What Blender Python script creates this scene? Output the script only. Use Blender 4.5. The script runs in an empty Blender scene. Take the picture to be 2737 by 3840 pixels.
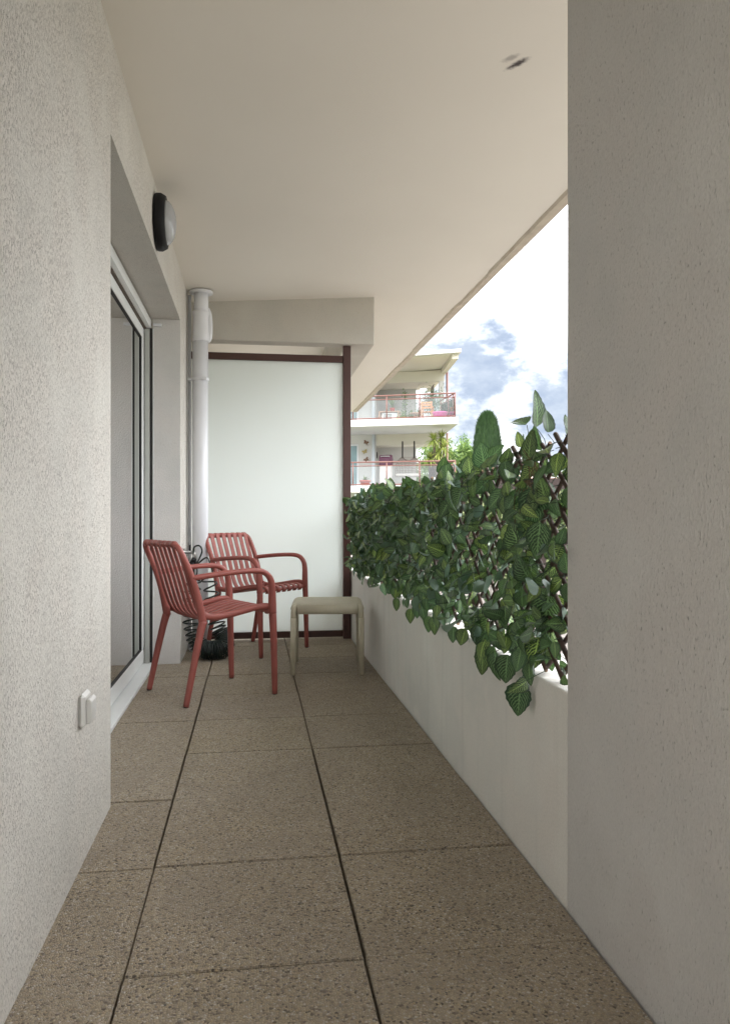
import bpy, bmesh, math, random
from mathutils import Vector, Matrix, noise as mnoise
R = math.radians
random.seed(11)
C = bpy.context.scene.collection
SC = bpy.context.scene

# ------------------------------------------------------------------ camera
YAW = math.atan(419 / 2905)
CS, SN = math.cos(YAW), math.sin(YAW)
cam_d = bpy.data.cameras.new("camera")
cam = bpy.data.objects.new("camera", cam_d)
C.objects.link(cam)
cam.location = (0, 0, 0.95)
cam.rotation_euler = (R(90), 0, -YAW)
cam_d.sensor_fit = 'VERTICAL'
cam_d.sensor_height = 36
cam_d.lens = 36 * 2905 / 3840
cam_d.shift_y = 10 / 3840
cam_d.clip_start = 0.05
cam_d.clip_end = 5000
SC.camera = cam

# ------------------------------------------------------------------ world, sun, exposure
SC.view_settings.view_transform = 'Standard'
SC.view_settings.look = 'None'
SC.view_settings.gamma = 1
SC.view_settings.exposure = 1.2
SUN_EL, SUN_AZ = R(62), R(118)          # azimuth clockwise from +Y (down the balcony)
w = bpy.data.worlds.new("World")
SC.world = w
w.use_nodes = True
nt = w.node_tree
nt.nodes.clear()


def N(nt, t, **kw):
    n = nt.nodes.new(t)
    for k, v in kw.items():
        if k.startswith('i_'):
            n.inputs[k[2:].replace('_', ' ')].default_value = v
        else:
            setattr(n, k, v)
    return n


def math_node(nt, op, a, b=None, c=None, clamp=False):
    n = nt.nodes.new('ShaderNodeMath')
    n.operation = op
    n.use_clamp = clamp
    for i, x in enumerate((a, b, c)):
        if x is None:
            continue
        if isinstance(x, (int, float)):
            n.inputs[i].default_value = x
        else:
            nt.links.new(x, n.inputs[i])
    return n.outputs[0]


def mix_col(nt, fac, a, b, blend='MIX'):
    n = nt.nodes.new('ShaderNodeMix')
    n.data_type = 'RGBA'
    n.blend_type = blend
    for sock, x in ((n.inputs[0], fac), (n.inputs[6], a), (n.inputs[7], b)):
        if isinstance(x, (int, float)):
            sock.default_value = x
        elif isinstance(x, tuple):
            sock.default_value = (*x, 1) if len(x) == 3 else x
        else:
            nt.links.new(x, sock)
    return n.outputs[2]


def ramp(nt, fac, stops, interp='LINEAR'):
    n = nt.nodes.new('ShaderNodeValToRGB')
    cr = n.color_ramp
    cr.interpolation = interp
    while len(cr.elements) < len(stops):
        cr.elements.new(0.5)
    for e, (p, c) in zip(cr.elements, stops):
        e.position = p
        e.color = (*c, 1) if isinstance(c, tuple) else (c, c, c, 1)
    nt.links.new(fac, n.inputs[0])
    return n.outputs[0]


tc = N(nt, 'ShaderNodeTexCoord')
sky = N(nt, 'ShaderNodeTexSky', sky_type='NISHITA', sun_disc=False, sun_elevation=SUN_EL, sun_rotation=SUN_AZ)
sky.air_density = 1.0
sky.dust_density = 2.0
sep = N(nt, 'ShaderNodeSeparateXYZ')
nt.links.new(tc.outputs['Generated'], sep.inputs[0])
mp = N(nt, 'ShaderNodeMapping')
mp.inputs['Scale'].default_value = (1, 1, 1.7)
nt.links.new(tc.outputs['Generated'], mp.inputs[0])
n1 = N(nt, 'ShaderNodeTexNoise', i_Scale=9.0, i_Detail=7.0, i_Roughness=0.58)
nt.links.new(mp.outputs[0], n1.inputs['Vector'])
n2 = N(nt, 'ShaderNodeTexNoise', i_Scale=24.0, i_Detail=6.0, i_Roughness=0.6)
nt.links.new(mp.outputs[0], n2.inputs['Vector'])


def blob(cx, cy, cz, rad, soft):
    d = N(nt, 'ShaderNodeVectorMath', operation='DISTANCE')
    nt.links.new(tc.outputs['Generated'], d.inputs[0])
    d.inputs[1].default_value = (cx, cy, cz)
    wob = math_node(nt, 'MULTIPLY', math_node(nt, 'SUBTRACT', n1.outputs[0], 0.5), 0.22)
    wob2 = math_node(nt, 'MULTIPLY', math_node(nt, 'SUBTRACT', n2.outputs[0], 0.5), 0.13)
    dist = math_node(nt, 'ADD', math_node(nt, 'ADD', d.outputs['Value'], wob), wob2)
    mr = N(nt, 'ShaderNodeMapRange', interpolation_type='SMOOTHSTEP')
    nt.links.new(dist, mr.inputs[0])
    mr.inputs[1].default_value = rad - soft
    mr.inputs[2].default_value = rad + soft
    mr.inputs[3].default_value = 1
    mr.inputs[4].default_value = 0
    return mr.outputs[0]


b1 = blob(.285, .945, .166, .084, .055)
b2 = blob(.372, .917, .128, .070, .05)
b3 = blob(.325, .935, .110, .030, .03)
# broken blue patches over the rest of the low sky too
low = ramp(nt, sep.outputs[2], [(0.02, 0.0), (0.08, 1.0), (0.22, 0.0)])
gen = math_node(nt, 'MULTIPLY', ramp(nt, n1.outputs[0], [(0.52, 0.0), (0.66, 1.0)]), math_node(nt, 'MULTIPLY', low, 0.5))
mask = math_node(nt, 'MAXIMUM', math_node(nt, 'MAXIMUM', b1, b2), math_node(nt, 'MAXIMUM', b3, gen))
# radiance of the bright overcast: faint near the horizon, strong overhead
el = ramp(nt, sep.outputs[2], [(0.0, 0.22), (0.14, 0.25), (0.24, 0.55), (0.45, 0.95), (0.75, 0.6), (1.0, 0.45)])
cloud = mix_col(nt, 1.0, el, (39, 39.6, 40.8), 'MULTIPLY')
grey_blue = mix_col(nt, ramp(nt, n2.outputs[0], [(0.35, 0.0), (0.65, 1.0)]), (2.35, 2.8, 3.6), (3.3, 3.7, 4.3))
blue = mix_col(nt, 0.06, grey_blue, sky.outputs[0])
colr = mix_col(nt, mask, cloud, blue)
bg = N(nt, 'ShaderNodeBackground', i_Strength=0.1)
nt.links.new(colr, bg.inputs[0])
wo = N(nt, 'ShaderNodeOutputWorld')
nt.links.new(bg.outputs[0], wo.inputs[0])

sun_d = bpy.data.lights.new("sun", 'SUN')
sun_d.energy = 0.8
sun_d.angle = R(22)
sun_d.color = (1.0, 0.97, 0.93)
sun = bpy.data.objects.new("sun", sun_d)
C.objects.link(sun)
_d = Vector((math.sin(SUN_AZ) * math.cos(SUN_EL), math.cos(SUN_AZ) * math.cos(SUN_EL), math.sin(SUN_EL)))
sun.rotation_euler = _d.to_track_quat('Z', 'Y').to_euler()
sun.location = _d * 50


# ------------------------------------------------------------------ materials
def new_mat(name):
    m = bpy.data.materials.new(name)
    m.use_nodes = True
    t = m.node_tree
    p = t.nodes['Principled BSDF']
    return m, t, p


def coords(t, kind='Object', scale=(1, 1, 1)):
    c = N(t, 'ShaderNodeTexCoord')
    mp = N(t, 'ShaderNodeMapping')
    mp.inputs['Scale'].default_value = scale
    t.links.new(c.outputs[kind], mp.inputs[0])
    return mp.outputs[0]


def bump(t, p, height, strength, dist):
    b = N(t, 'ShaderNodeBump', i_Strength=strength, i_Distance=dist)
    t.links.new(height, b.inputs['Height'])
    t.links.new(b.outputs[0], p.inputs['Normal'])


def plain(name, col, rough=.5, var=.08, vscale=6, bstr=0.0, bscale=200, metal=0.0, spec=.5):
    m, t, p = new_mat(name)
    v = coords(t)
    n = N(t, 'ShaderNodeTexNoise', i_Scale=vscale, i_Detail=5.0)
    t.links.new(v, n.inputs['Vector'])
    a = tuple(max(0, c * (1 - var)) for c in col)
    b = tuple(min(1, c * (1 + var)) for c in col)
    t.links.new(mix_col(t, ramp(t, n.outputs[0], [(.3, 0.), (.7, 1.)]), a, b), p.inputs['Base Color'])
    p.inputs['Roughness'].default_value = rough
    p.inputs['Metallic'].default_value = metal
    p.inputs['Specular IOR Level'].default_value = spec
    if bstr:
        n2 = N(t, 'ShaderNodeTexNoise', i_Scale=bscale, i_Detail=3.0)
        t.links.new(v, n2.inputs['Vector'])
        bump(t, p, n2.outputs[0], bstr, .002)
    return m


def stucco(name, col, grain=1.0, bstr=.7, pit=.62, stretch=2.6, streak=0.0):
    """scraped render: fine grain, vertical scratches, dirt in the pits"""
    m, t, p = new_mat(name)
    v = coords(t, scale=(1, 1, 1 / stretch))
    v0 = coords(t)
    fine = N(t, 'ShaderNodeTexNoise', i_Scale=330 * grain, i_Detail=3.0, i_Roughness=.6)
    t.links.new(v, fine.inputs['Vector'])
    vor = N(t, 'ShaderNodeTexVoronoi', i_Scale=190 * grain)
    t.links.new(v, vor.inputs['Vector'])
    mid = N(t, 'ShaderNodeTexNoise', i_Scale=230 * grain, i_Detail=3.0, i_Distortion=.4)
    t.links.new(v, mid.inputs['Vector'])
    big = N(t, 'ShaderNodeTexNoise', i_Scale=2.2, i_Detail=4.0)
    t.links.new(v0, big.inputs['Vector'])
    cover = N(t, 'ShaderNodeTexNoise', i_Scale=5.0, i_Detail=3.0)
    t.links.new(v0, cover.inputs['Vector'])
    # scratches: thin dark marks where mid noise crosses a level, patchy
    sc = ramp(t, mid.outputs[0], [(pit, 0.), (pit + .07, 1.)])
    patch = ramp(t, cover.outputs[0], [(.3, .35), (.65, 1.)])
    scr = math_node(t, 'MULTIPLY', sc, patch)
    base = mix_col(t, ramp(t, big.outputs[0], [(.3, 0.), (.7, 1.)]), tuple(c * .90 for c in col), tuple(min(1, c * 1.06) for c in col))
    tint = mix_col(t, ramp(t, cover.outputs[0], [(.42, 0.), (.6, 1.)]), base, tuple((col[0] * 1.0, col[1] * .985, col[2] * .98)))
    dark = mix_col(t, math_node(t, 'MULTIPLY', scr, .6), tint, tuple(c * .42 for c in col))
    grainc = mix_col(t, ramp(t, fine.outputs[0], [(.35, .16), (.6, 0.)]), dark, tuple(c * .5 for c in col))
    if streak:
        vs = coords(t, scale=(1, 1, .06))
        st = N(t, 'ShaderNodeTexNoise', i_Scale=16, i_Detail=4.0)
        t.links.new(vs, st.inputs['Vector'])
        grainc = mix_col(t, math_node(t, 'MULTIPLY', ramp(t, st.outputs[0], [(.52, 0.), (.75, 1.)]), streak), grainc, tuple(c * .55 for c in col))
    t.links.new(grainc, p.inputs['Base Color'])
    p.inputs['Roughness'].default_value = .9
    p.inputs['Specular IOR Level'].default_value = .2
    h = math_node(t, 'ADD', math_node(t, 'MULTIPLY', vor.outputs['Distance'], .5),
                  math_node(t, 'SUBTRACT', fine.outputs[0], math_node(t, 'MULTIPLY', scr, 1.1)))
    bump(t, p, h, bstr, .003)
    return m


M = {}
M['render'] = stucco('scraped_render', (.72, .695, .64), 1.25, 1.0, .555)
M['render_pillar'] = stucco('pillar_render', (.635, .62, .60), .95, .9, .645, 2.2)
M['render_parapet'] = stucco('parapet_render', (.78, .76, .715), .9, .5, .68, 1.8, .18)
M['render_beam'] = stucco('beam_render', (.56, .535, .48), .8, .8, .66, 1.2)
M['render_jamb'] = stucco('jamb_render', (.68, .665, .64), .8, .7, .68, 1.4)
M['white_pvc'] = plain('white_pvc', (.72, .73, .76), .35, .03, 4)
M['white_alu'] = plain('white_aluminium', (.76, .78, .77), .38, .03, 3)
M['alu_shade'] = plain('grey_guide_metal', (.42, .43, .40), .45, .05, 5)
M['switch'] = plain('switch_plastic', (.60, .59, .56), .4, .03, 4)
M['black'] = plain('black_rubber', (.012, .012, .012), .6, .2, 8)
M['black_gloss'] = plain('black_plastic', (.006, .006, .007), .55, .2, 8, spec=.25)
M['brown_metal'] = plain('dark_brown_metal', (.058, .020, .015), .42, .12, 5)
M['slot'] = plain('brown_slot', (.10, .075, .055), .7, .1)
M['terracotta'] = plain('terracotta_plastic', (.295, .078, .062), .5, .06, 14, .15, 900)
M['olive_plastic'] = plain('grey_green_plastic', (.50, .46, .35), .45, .05, 12, .12, 900)
M['hose'] = plain('dark_green_hose', (.006, .013, .011), .32, .25, 20)
M['brass'] = plain('tap_metal', (.35, .34, .32), .3, .1, 30, metal=.9)
M['curtain'] = plain('grey_curtain', (.88, .90, .87), .9, .05, 10)
M['room'] = plain('room_paint', (.6, .6, .58), .9)
M['stick'] = plain('willow_stick', (.055, .032, .022), .75, .45, 40, .6, 300)
M['stick_cut'] = plain('cut_willow', (.30, .20, .13), .8, .2, 60)
M['twine'] = plain('brown_twine', (.14, .10, .055), .9, .3, 200)
M['leaf_stem'] = plain('stem_wire', (.02, .045, .02), .6, .2, 20)
M['bwhite'] = plain('white_building_paint', (.56, .55, .54), .8, .03, .4)
M['bcream'] = plain('cream_soffit_paint', (.58, .545, .475), .85, .03, .4)
M['rail_red'] = plain('red_brown_rail', (.19, .088, .072), .5, .08, 4)
M['downpipe'] = plain('pale_blue_pipe', (.68, .73, .80), .4, .03, 3)
M['brown_col'] = plain('dark_brown_column', (.045, .028, .024), .6, .15, 3)
M['sun_blind'] = plain('grey_brown_blind', (.22, .185, .17), .8, .1, 3)
M['teal_glass'] = plain('teal_window_glass', (.20, .31, .33), .08, .15, 1.5)
M['plum'] = plain('plum_cover', (.075, .018, .042), .55, .2, 4)
M['greige'] = plain('greige_board', (.50, .46, .44), .7, .05, 4)
M['rattan'] = plain('rattan', (.20, .155, .13), .75, .25, 30)
M['orange_wood'] = plain('orange_wood', (.50, .22, .09), .55, .2, 12)
M['tan_wood'] = plain('tan_wood', (.48, .31, .22), .6, .15, 10)
M['pink'] = plain('pink_pot', (.70, .10, .36), .45, .05)
M['yellow_pot'] = plain('yellow_pot', (.62, .58, .06), .5, .05)
M['red_pot'] = plain('red_pot', (.50, .10, .08), .5, .08)
M['ac_grey'] = plain('grey_unit', (.55, .56, .55), .5, .04)
M['grille'] = plain('dark_grille', (.10, .11, .11), .5, .1)
M['rust'] = plain('rusty_metal', (.16, .085, .05), .6, .35, 30)
M['yellow_metal'] = plain('yellow_metal', (.42, .34, .14), .6, .25, 30)
M['trunk'] = plain('bark', (.10, .075, .055), .9, .3, 12, .8, 40)
M['timber'] = plain('brown_timber', (.035, .021, .017), .7, .25, 8, .3, 60)
M['cream_ground'] = plain('cream_gravel', (.17, .150, .132), .95, .10, 3, .6, 60)
M['far_ground'] = plain('far_ground', (.17, .18, .10), .95, .3, .2)
M['roof_tile'] = plain('roof_tiles', (.40, .22, .14), .8, .15, 3)


def mat_ceiling():
    m, t, p = new_mat('painted_slab_underside')
    v = coords(t)
    n = N(t, 'ShaderNodeTexNoise', i_Scale=1.3, i_Detail=4.0)
    t.links.new(v, n.inputs['Vector'])
    fine = N(t, 'ShaderNodeTexNoise', i_Scale=60, i_Detail=4.0)
    t.links.new(v, fine.inputs['Vector'])
    base = mix_col(t, ramp(t, n.outputs[0], [(.3, 0.), (.7, 1.)]), (.75, .715, .645), (.78, .745, .675))
    # two damp soot smudges, elongated, soft edged: (x, y, half length, half width, angle, depth)
    sp = N(t, 'ShaderNodeSeparateXYZ')
    c = N(t, 'ShaderNodeTexCoord')
    t.links.new(c.outputs['Object'], sp.inputs[0])
    wob = math_node(t, 'MULTIPLY', math_node(t, 'SUBTRACT', fine.outputs[0], .5), 1.1)
    col = base
    for (x, y, a, b, ang, k) in SMUDGE:
        dx = math_node(t, 'SUBTRACT', sp.outputs[0], x)
        dy = math_node(t, 'SUBTRACT', sp.outputs[1], y)
        ca, sa = math.cos(ang), math.sin(ang)
        uu = math_node(t, 'DIVIDE', math_node(t, 'ADD', math_node(t, 'MULTIPLY', dx, ca), math_node(t, 'MULTIPLY', dy, sa)), a)
        vv = math_node(t, 'DIVIDE', math_node(t, 'SUBTRACT', math_node(t, 'MULTIPLY', dy, ca), math_node(t, 'MULTIPLY', dx, sa)), b)
        d = math_node(t, 'SQRT', math_node(t, 'ADD', math_node(t, 'MULTIPLY', uu, uu), math_node(t, 'MULTIPLY', vv, vv)))
        d = math_node(t, 'ADD', d, wob)
        f = N(t, 'ShaderNodeMapRange', interpolation_type='SMOOTHSTEP')
        t.links.new(d, f.inputs[0])
        f.inputs[1].default_value = 0.25
        f.inputs[2].default_value = 1.25
        f.inputs[3].default_value = k
        f.inputs[4].default_value = 0
        col = mix_col(t, f.outputs[0], col, (.035, .025, .028))
    t.links.new(col, p.inputs['Base Color'])
    p.inputs['Roughness'].default_value = .85
    p.inputs['Specular IOR Level'].default_value = .25
    bump(t, p, fine.outputs[0], .12, .002)
    return m


SMUDGE = [(.964, 2.748, .052, .019, -.9, .95), (.925, 2.715, .036, .018, -.8, .42)]
M['ceiling'] = mat_ceiling()
M['lip'] = plain('slab_edge_mortar', (.50, .44, .36), .9, .10, 9, .6, 60)


def mat_paving():
    m, t, p = new_mat('exposed_pebble_slabs')
    v = coords(t)
    vor = N(t, 'ShaderNodeTexVoronoi', i_Scale=190, i_Randomness=1.0)
    t.links.new(v, vor.inputs['Vector'])
    edge = N(t, 'ShaderNodeTexVoronoi', feature='DISTANCE_TO_EDGE', i_Scale=190, i_Randomness=1.0)
    t.links.new(v, edge.inputs['Vector'])
    sp = N(t, 'ShaderNodeSeparateColor')
    t.links.new(vor.outputs['Color'], sp.inputs[0])
    peb = ramp(t, sp.outputs[0], [(0.0, (.09, .075, .065)), (.06, (.22, .18, .135)), (.25, (.41, .335, .235)), (.45, (.53, .44, .31)),
                                  (.62, (.35, .305, .25)), (.78, (.46, .36, .225)), (.9, (.53, .47, .40)), (.97, (.62, .57, .50)), (1.0, (.08, .075, .075))])
    big = N(t, 'ShaderNodeTexNoise', i_Scale=3.5, i_Detail=5.0)
    t.links.new(v, big.inputs['Vector'])
    peb2 = mix_col(t, ramp(t, big.outputs[0], [(.35, 0.), (.65, .22)]), peb, (.49, .43, .37))
    peb3 = mix_col(t, ramp(t, edge.outputs['Distance'], [(0.0, .75), (.16, 0.)]), peb2, (.29, .24, .185))
    # the odd missing pebble: a dark pit
    pit = ramp(t, sp.outputs[1], [(.965, 0.), (.975, 1.)], 'CONSTANT')
    peb4 = mix_col(t, math_node(t, 'MULTIPLY', pit, .75), peb3, (.05, .04, .035))
    att = N(t, 'ShaderNodeAttribute', attribute_name='slab_tone')
    wm = N(t, 'ShaderNodeTexNoise', i_Scale=1.7, i_Detail=6.0, i_Roughness=.65, i_Distortion=.8)
    t.links.new(v, wm.inputs['Vector'])
    marks = mix_col(t, ramp(t, wm.outputs[0], [(.46, 0.), (.52, .22), (.60, .10)]), peb4, (.25, .21, .165))
    toned = mix_col(t, 1.0, marks, att.outputs['Color'], 'MULTIPLY')
    t.links.new(toned, p.inputs['Base Color'])
    p.inputs['Roughness'].default_value = .8
    p.inputs['Specular IOR Level'].default_value = .35
    dome = ramp(t, edge.outputs['Distance'], [(0.0, 0.), (.3, 1.)])
    h = math_node(t, 'SUBTRACT', math_node(t, 'MULTIPLY', dome, math_node(t, 'ADD', .5, math_node(t, 'MULTIPLY', sp.outputs[2], .5))), math_node(t, 'MULTIPLY', pit, .8))
    bump(t, p, h, .9, .0035)
    return m


M['paving'] = mat_paving()


def mat_leaf():
    """artificial ivy leaf: dark green with a printed yellow-green vein net, pale reverse"""
    m, t, p = new_mat('veined_fabric_leaf')
    uv = N(t, 'ShaderNodeUVMap', uv_map='leaf_uv')
    sp = N(t, 'ShaderNodeSeparateXYZ')
    t.links.new(uv.outputs[0], sp.inputs[0])
    U = math_node(t, 'ABSOLUTE', math_node(t, 'SUBTRACT', math_node(t, 'MULTIPLY', sp.outputs[0], 2), 1))
    V = sp.outputs[1]
    rnd = N(t, 'ShaderNodeAttribute', attribute_name='leaf_rand')
    rs = N(t, 'ShaderNodeSeparateColor')
    t.links.new(rnd.outputs['Color'], rs.inputs[0])
    nz = N(t, 'ShaderNodeTexNoise', i_Scale=7.0, i_Detail=2.0)
    t.links.new(uv.outputs[0], nz.inputs['Vector'])
    wob = math_node(t, 'MULTIPLY', math_node(t, 'SUBTRACT', nz.outputs[0], .5), .9)
    mid = ramp(t, U, [(.035, 1.), (.085, 0.)])
    # side veins run out and forward from the midrib
    s = math_node(t, 'ADD', math_node(t, 'MULTIPLY', math_node(t, 'SUBTRACT', V, math_node(t, 'MULTIPLY', math_node(t, 'POWER', U, 1.35), .42)), 9.0), wob)
    fr = math_node(t, 'ABSOLUTE', math_node(t, 'SUBTRACT', math_node(t, 'FRACT', s), .5))
    side = ramp(t, fr, [(.08, 1.), (.175, 0.)])
    # cross ties
    s2 = math_node(t, 'ADD', math_node(t, 'MULTIPLY', U, 5.0), math_node(t, 'ADD', math_node(t, 'MULTIPLY', math_node(t, 'FLOOR', s), .47), wob))
    fr2 = math_node(t, 'ABSOLUTE', math_node(t, 'SUBTRACT', math_node(t, 'FRACT', s2), .5))
    tie = math_node(t, 'MULTIPLY', ramp(t, fr2, [(.05, 1.), (.12, 0.)]), .55)
    vein = math_node(t, 'MAXIMUM', mid, math_node(t, 'MAXIMUM', side, tie))
    vein = math_node(t, 'MULTIPLY', vein, ramp(t, U, [(.74, 1.), (.9, 0.)]))
    vein = math_node(t, 'MULTIPLY', vein, math_node(t, 'ADD', .6, math_node(t, 'MULTIPLY', rs.outputs[1], .4)))
    green = mix_col(t, rs.outputs[0], (.003, .022, .011), (.013, .060, .024))
    vc = mix_col(t, rs.outputs[1], (.26, .48, .20), (.52, .70, .15))
    front = mix_col(t, vein, green, vc)
    back = mix_col(t, math_node(t, 'MULTIPLY', vein, .5), mix_col(t, rs.outputs[0], (.06, .12, .08), (.17, .25, .19)), (.05, .12, .07))
    geo = N(t, 'ShaderNodeNewGeometry')
    col = mix_col(t, geo.outputs['Backfacing'], front, back)
    t.links.new(col, p.inputs['Base Color'])
    p.inputs['Roughness'].default_value = .42
    p.inputs['Specular IOR Level'].default_value = .6
    b = N(t, 'ShaderNodeBump', i_Strength=.5, i_Distance=.0015)
    t.links.new(math_node(t, 'MAXIMUM', mid, side), b.inputs['Height'])
    t.links.new(b.outputs[0], p.inputs['Normal'])
    tr = N(t, 'ShaderNodeBsdfTranslucent')
    t.links.new(mix_col(t, .2, front, (.25, .42, .05)), tr.inputs[0])
    mx = N(t, 'ShaderNodeMixShader')
    mx.inputs[0].default_value = .18
    t.links.new(p.outputs[0], mx.inputs[1])
    t.links.new(tr.outputs[0], mx.inputs[2])
    t.links.new(mx.outputs[0], t.nodes['Material Output'].inputs[0])
    return m


M['leaf'] = mat_leaf()


def mat_foliage(name, c1, c2, trans=.25):
    m, t, p = new_mat(name)
    a = N(t, 'ShaderNodeAttribute', attribute_name='leaf_rand')
    rs = N(t, 'ShaderNodeSeparateColor')
    t.links.new(a.outputs['Color'], rs.inputs[0])
    col = mix_col(t, rs.outputs[0], c1, c2)
    t.links.new(col, p.inputs['Base Color'])
    p.inputs['Roughness'].default_value = .6
    tr = N(t, 'ShaderNodeBsdfTranslucent')
    t.links.new(col, tr.inputs[0])
    mx = N(t, 'ShaderNodeMixShader')
    mx.inputs[0].default_value = trans
    t.links.new(p.outputs[0], mx.inputs[1])
    t.links.new(tr.outputs[0], mx.inputs[2])
    t.links.new(mx.outputs[0], t.nodes['Material Output'].inputs[0])
    return m


M['cypress'] = mat_foliage('cypress_foliage', (.014, .042, .010), (.080, .160, .038))
M['pine'] = mat_foliage('pine_foliage', (.07, .14, .03), (.26, .36, .10), .35)
M['hedge'] = mat_foliage('hedge_foliage', (.10, .15, .05), (.46, .50, .26), .3)
M['yucca'] = mat_foliage('yucca_leaves', (.20, .27, .05), (.50, .52, .16), .3)
M['bush'] = mat_foliage('grey_green_foliage', (.08, .13, .07), (.24, .31, .20), .3)
M['pot_green'] = mat_foliage('pot_plant_leaves', (.10, .19, .07), (.30, .38, .16), .3)


def mat_frosted():
    m, t, p = new_mat('frosted_white_panel')
    v = coords(t)
    n = N(t, 'ShaderNodeTexNoise', i_Scale=1.2, i_Detail=2.0)
    t.links.new(v, n.inputs['Vector'])
    col = mix_col(t, n.outputs[0], (.83, .86, .855), (.855, .88, .87))
    t.links.new(col, p.inputs['Base Color'])
    p.inputs['Roughness'].default_value = .16
    p.inputs['Specular IOR Level'].default_value = .5
    tr = N(t, 'ShaderNodeBsdfTranslucent')
    tr.inputs[0].default_value = (.92, .96, .95, 1)
    mx = N(t, 'ShaderNodeMixShader')
    mx.inputs[0].default_value = .68
    t.links.new(p.outputs[0], mx.inputs[1])
    t.links.new(tr.outputs[0], mx.inputs[2])
    t.links.new(mx.outputs[0], t.nodes['Material Output'].inputs[0])
    return m


M['frosted'] = mat_frosted()


def mat_glass(name, tint, refl=1.0):
    m, t, p = new_mat(name)
    t.nodes.remove(p)
    tr = N(t, 'ShaderNodeBsdfTransparent')
    tr.inputs[0].default_value = (*tint, 1)
    gl = N(t, 'ShaderNodeBsdfGlossy')
    gl.inputs['Roughness'].default_value = .01
    n = N(t, 'ShaderNodeTexNoise', i_Scale=1.5, i_Detail=1.0)
    t.links.new(coords(t), n.inputs['Vector'])
    b = N(t, 'ShaderNodeBump', i_Strength=.03, i_Distance=.01)
    t.links.new(n.outputs[0], b.inputs['Height'])
    t.links.new(b.outputs[0], gl.inputs['Normal'])
    fr = N(t, 'ShaderNodeFresnel', i_IOR=1.5)
    f = math_node(t, 'MULTIPLY', fr.outputs[0], refl, clamp=True)
    mx = N(t, 'ShaderNodeMixShader')
    t.links.new(f, mx.inputs[0])
    t.links.new(tr.outputs[0], mx.inputs[1])
    t.links.new(gl.outputs[0], mx.inputs[2])
    t.links.new(mx.outputs[0], t.nodes['Material Output'].inputs[0])
    return m


M['glass'] = mat_glass('window_glass', (.90, .93, .91), 2.6)
M['rail_glass'] = mat_glass('balustrade_glass', (.93, .95, .94), 2.4)


def mat_opal():
    m, t, p = new_mat('opal_diffuser')
    n = N(t, 'ShaderNodeTexNoise', i_Scale=8)
    t.links.new(coords(t), n.inputs['Vector'])
    t.links.new(mix_col(t, n.outputs[0], (.36, .37, .385), (.39, .40, .41)), p.inputs['Base Color'])
    p.inputs['Roughness'].default_value = .12
    return m


M['opal'] = mat_opal()


# ------------------------------------------------------------------ mesh helpers
def tag(o, label=None, cat=None, group=None, kind=None):
    for k, v in (('label', label), ('category', cat), ('group', group), ('kind', kind)):
        if v:
            o[k] = v
    return o


def thing(name, label, cat, loc=(0, 0, 0), rz=0, group=None):
    o = bpy.data.objects.new(name, None)
    o.empty_display_size = .1
    C.objects.link(o)
    o.location = loc
    o.rotation_euler = (0, 0, rz)
    return tag(o, label, cat, group)


def obj(name, bm, mat, parent=None, smooth=False, bevel=0, label=None, cat=None, kind=None, group=None, seg=2):
    me = bpy.data.meshes.new(name)
    bm.normal_update()
    bm.to_mesh(me)
    bm.free()
    mats = mat if isinstance(mat, (list, tuple)) else [mat]
    for m in mats:
        me.materials.append(M[m] if isinstance(m, str) else m)
    if smooth:
        me.shade_smooth()
    o = bpy.data.objects.new(name, me)
    C.objects.link(o)
    if parent:
        o.parent = parent
    if bevel:
        b = o.modifiers.new('bevel', 'BEVEL')
        b.width = bevel
        b.segments = seg
        b.limit_method = 'ANGLE'
        b.angle_limit = R(40)
        b.harden_normals = False
    return tag(o, label, cat, group, kind)


def BM():
    return bmesh.new()


def box(bm, x0, x1, y0, y1, z0, z1, mi=0):
    v = [bm.verts.new(p) for p in ((x0, y0, z0), (x1, y0, z0), (x1, y1, z0), (x0, y1, z0), (x0, y0, z1), (x1, y0, z1), (x1, y1, z1), (x0, y1, z1))]
    for f in ((0, 3, 2, 1), (4, 5, 6, 7), (0, 1, 5, 4), (1, 2, 6, 5), (2, 3, 7, 6), (3, 0, 4, 7)):
        bm.faces.new([v[i] for i in f]).material_index = mi
    return bm


def prism(bm, pts, z0, z1, mi=0):
    """pts: plan polygon; z0, z1: number or list per point"""
    n = len(pts)
    z0 = z0 if isinstance(z0, (list, tuple)) else [z0] * n
    z1 = z1 if isinstance(z1, (list, tuple)) else [z1] * n
    a = [bm.verts.new((p[0], p[1], z0[i])) for i, p in enumerate(pts)]
    b = [bm.verts.new((p[0], p[1], z1[i])) for i, p in enumerate(pts)]
    fs = [bm.faces.new(list(reversed(a))), bm.faces.new(b)]
    for i in range(n):
        j = (i + 1) % n
        fs.append(bm.faces.new((a[i], a[j], b[j], b[i])))
    for f in fs:
        f.material_index = mi
    bmesh.ops.recalc_face_normals(bm, faces=fs)
    return bm


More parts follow.
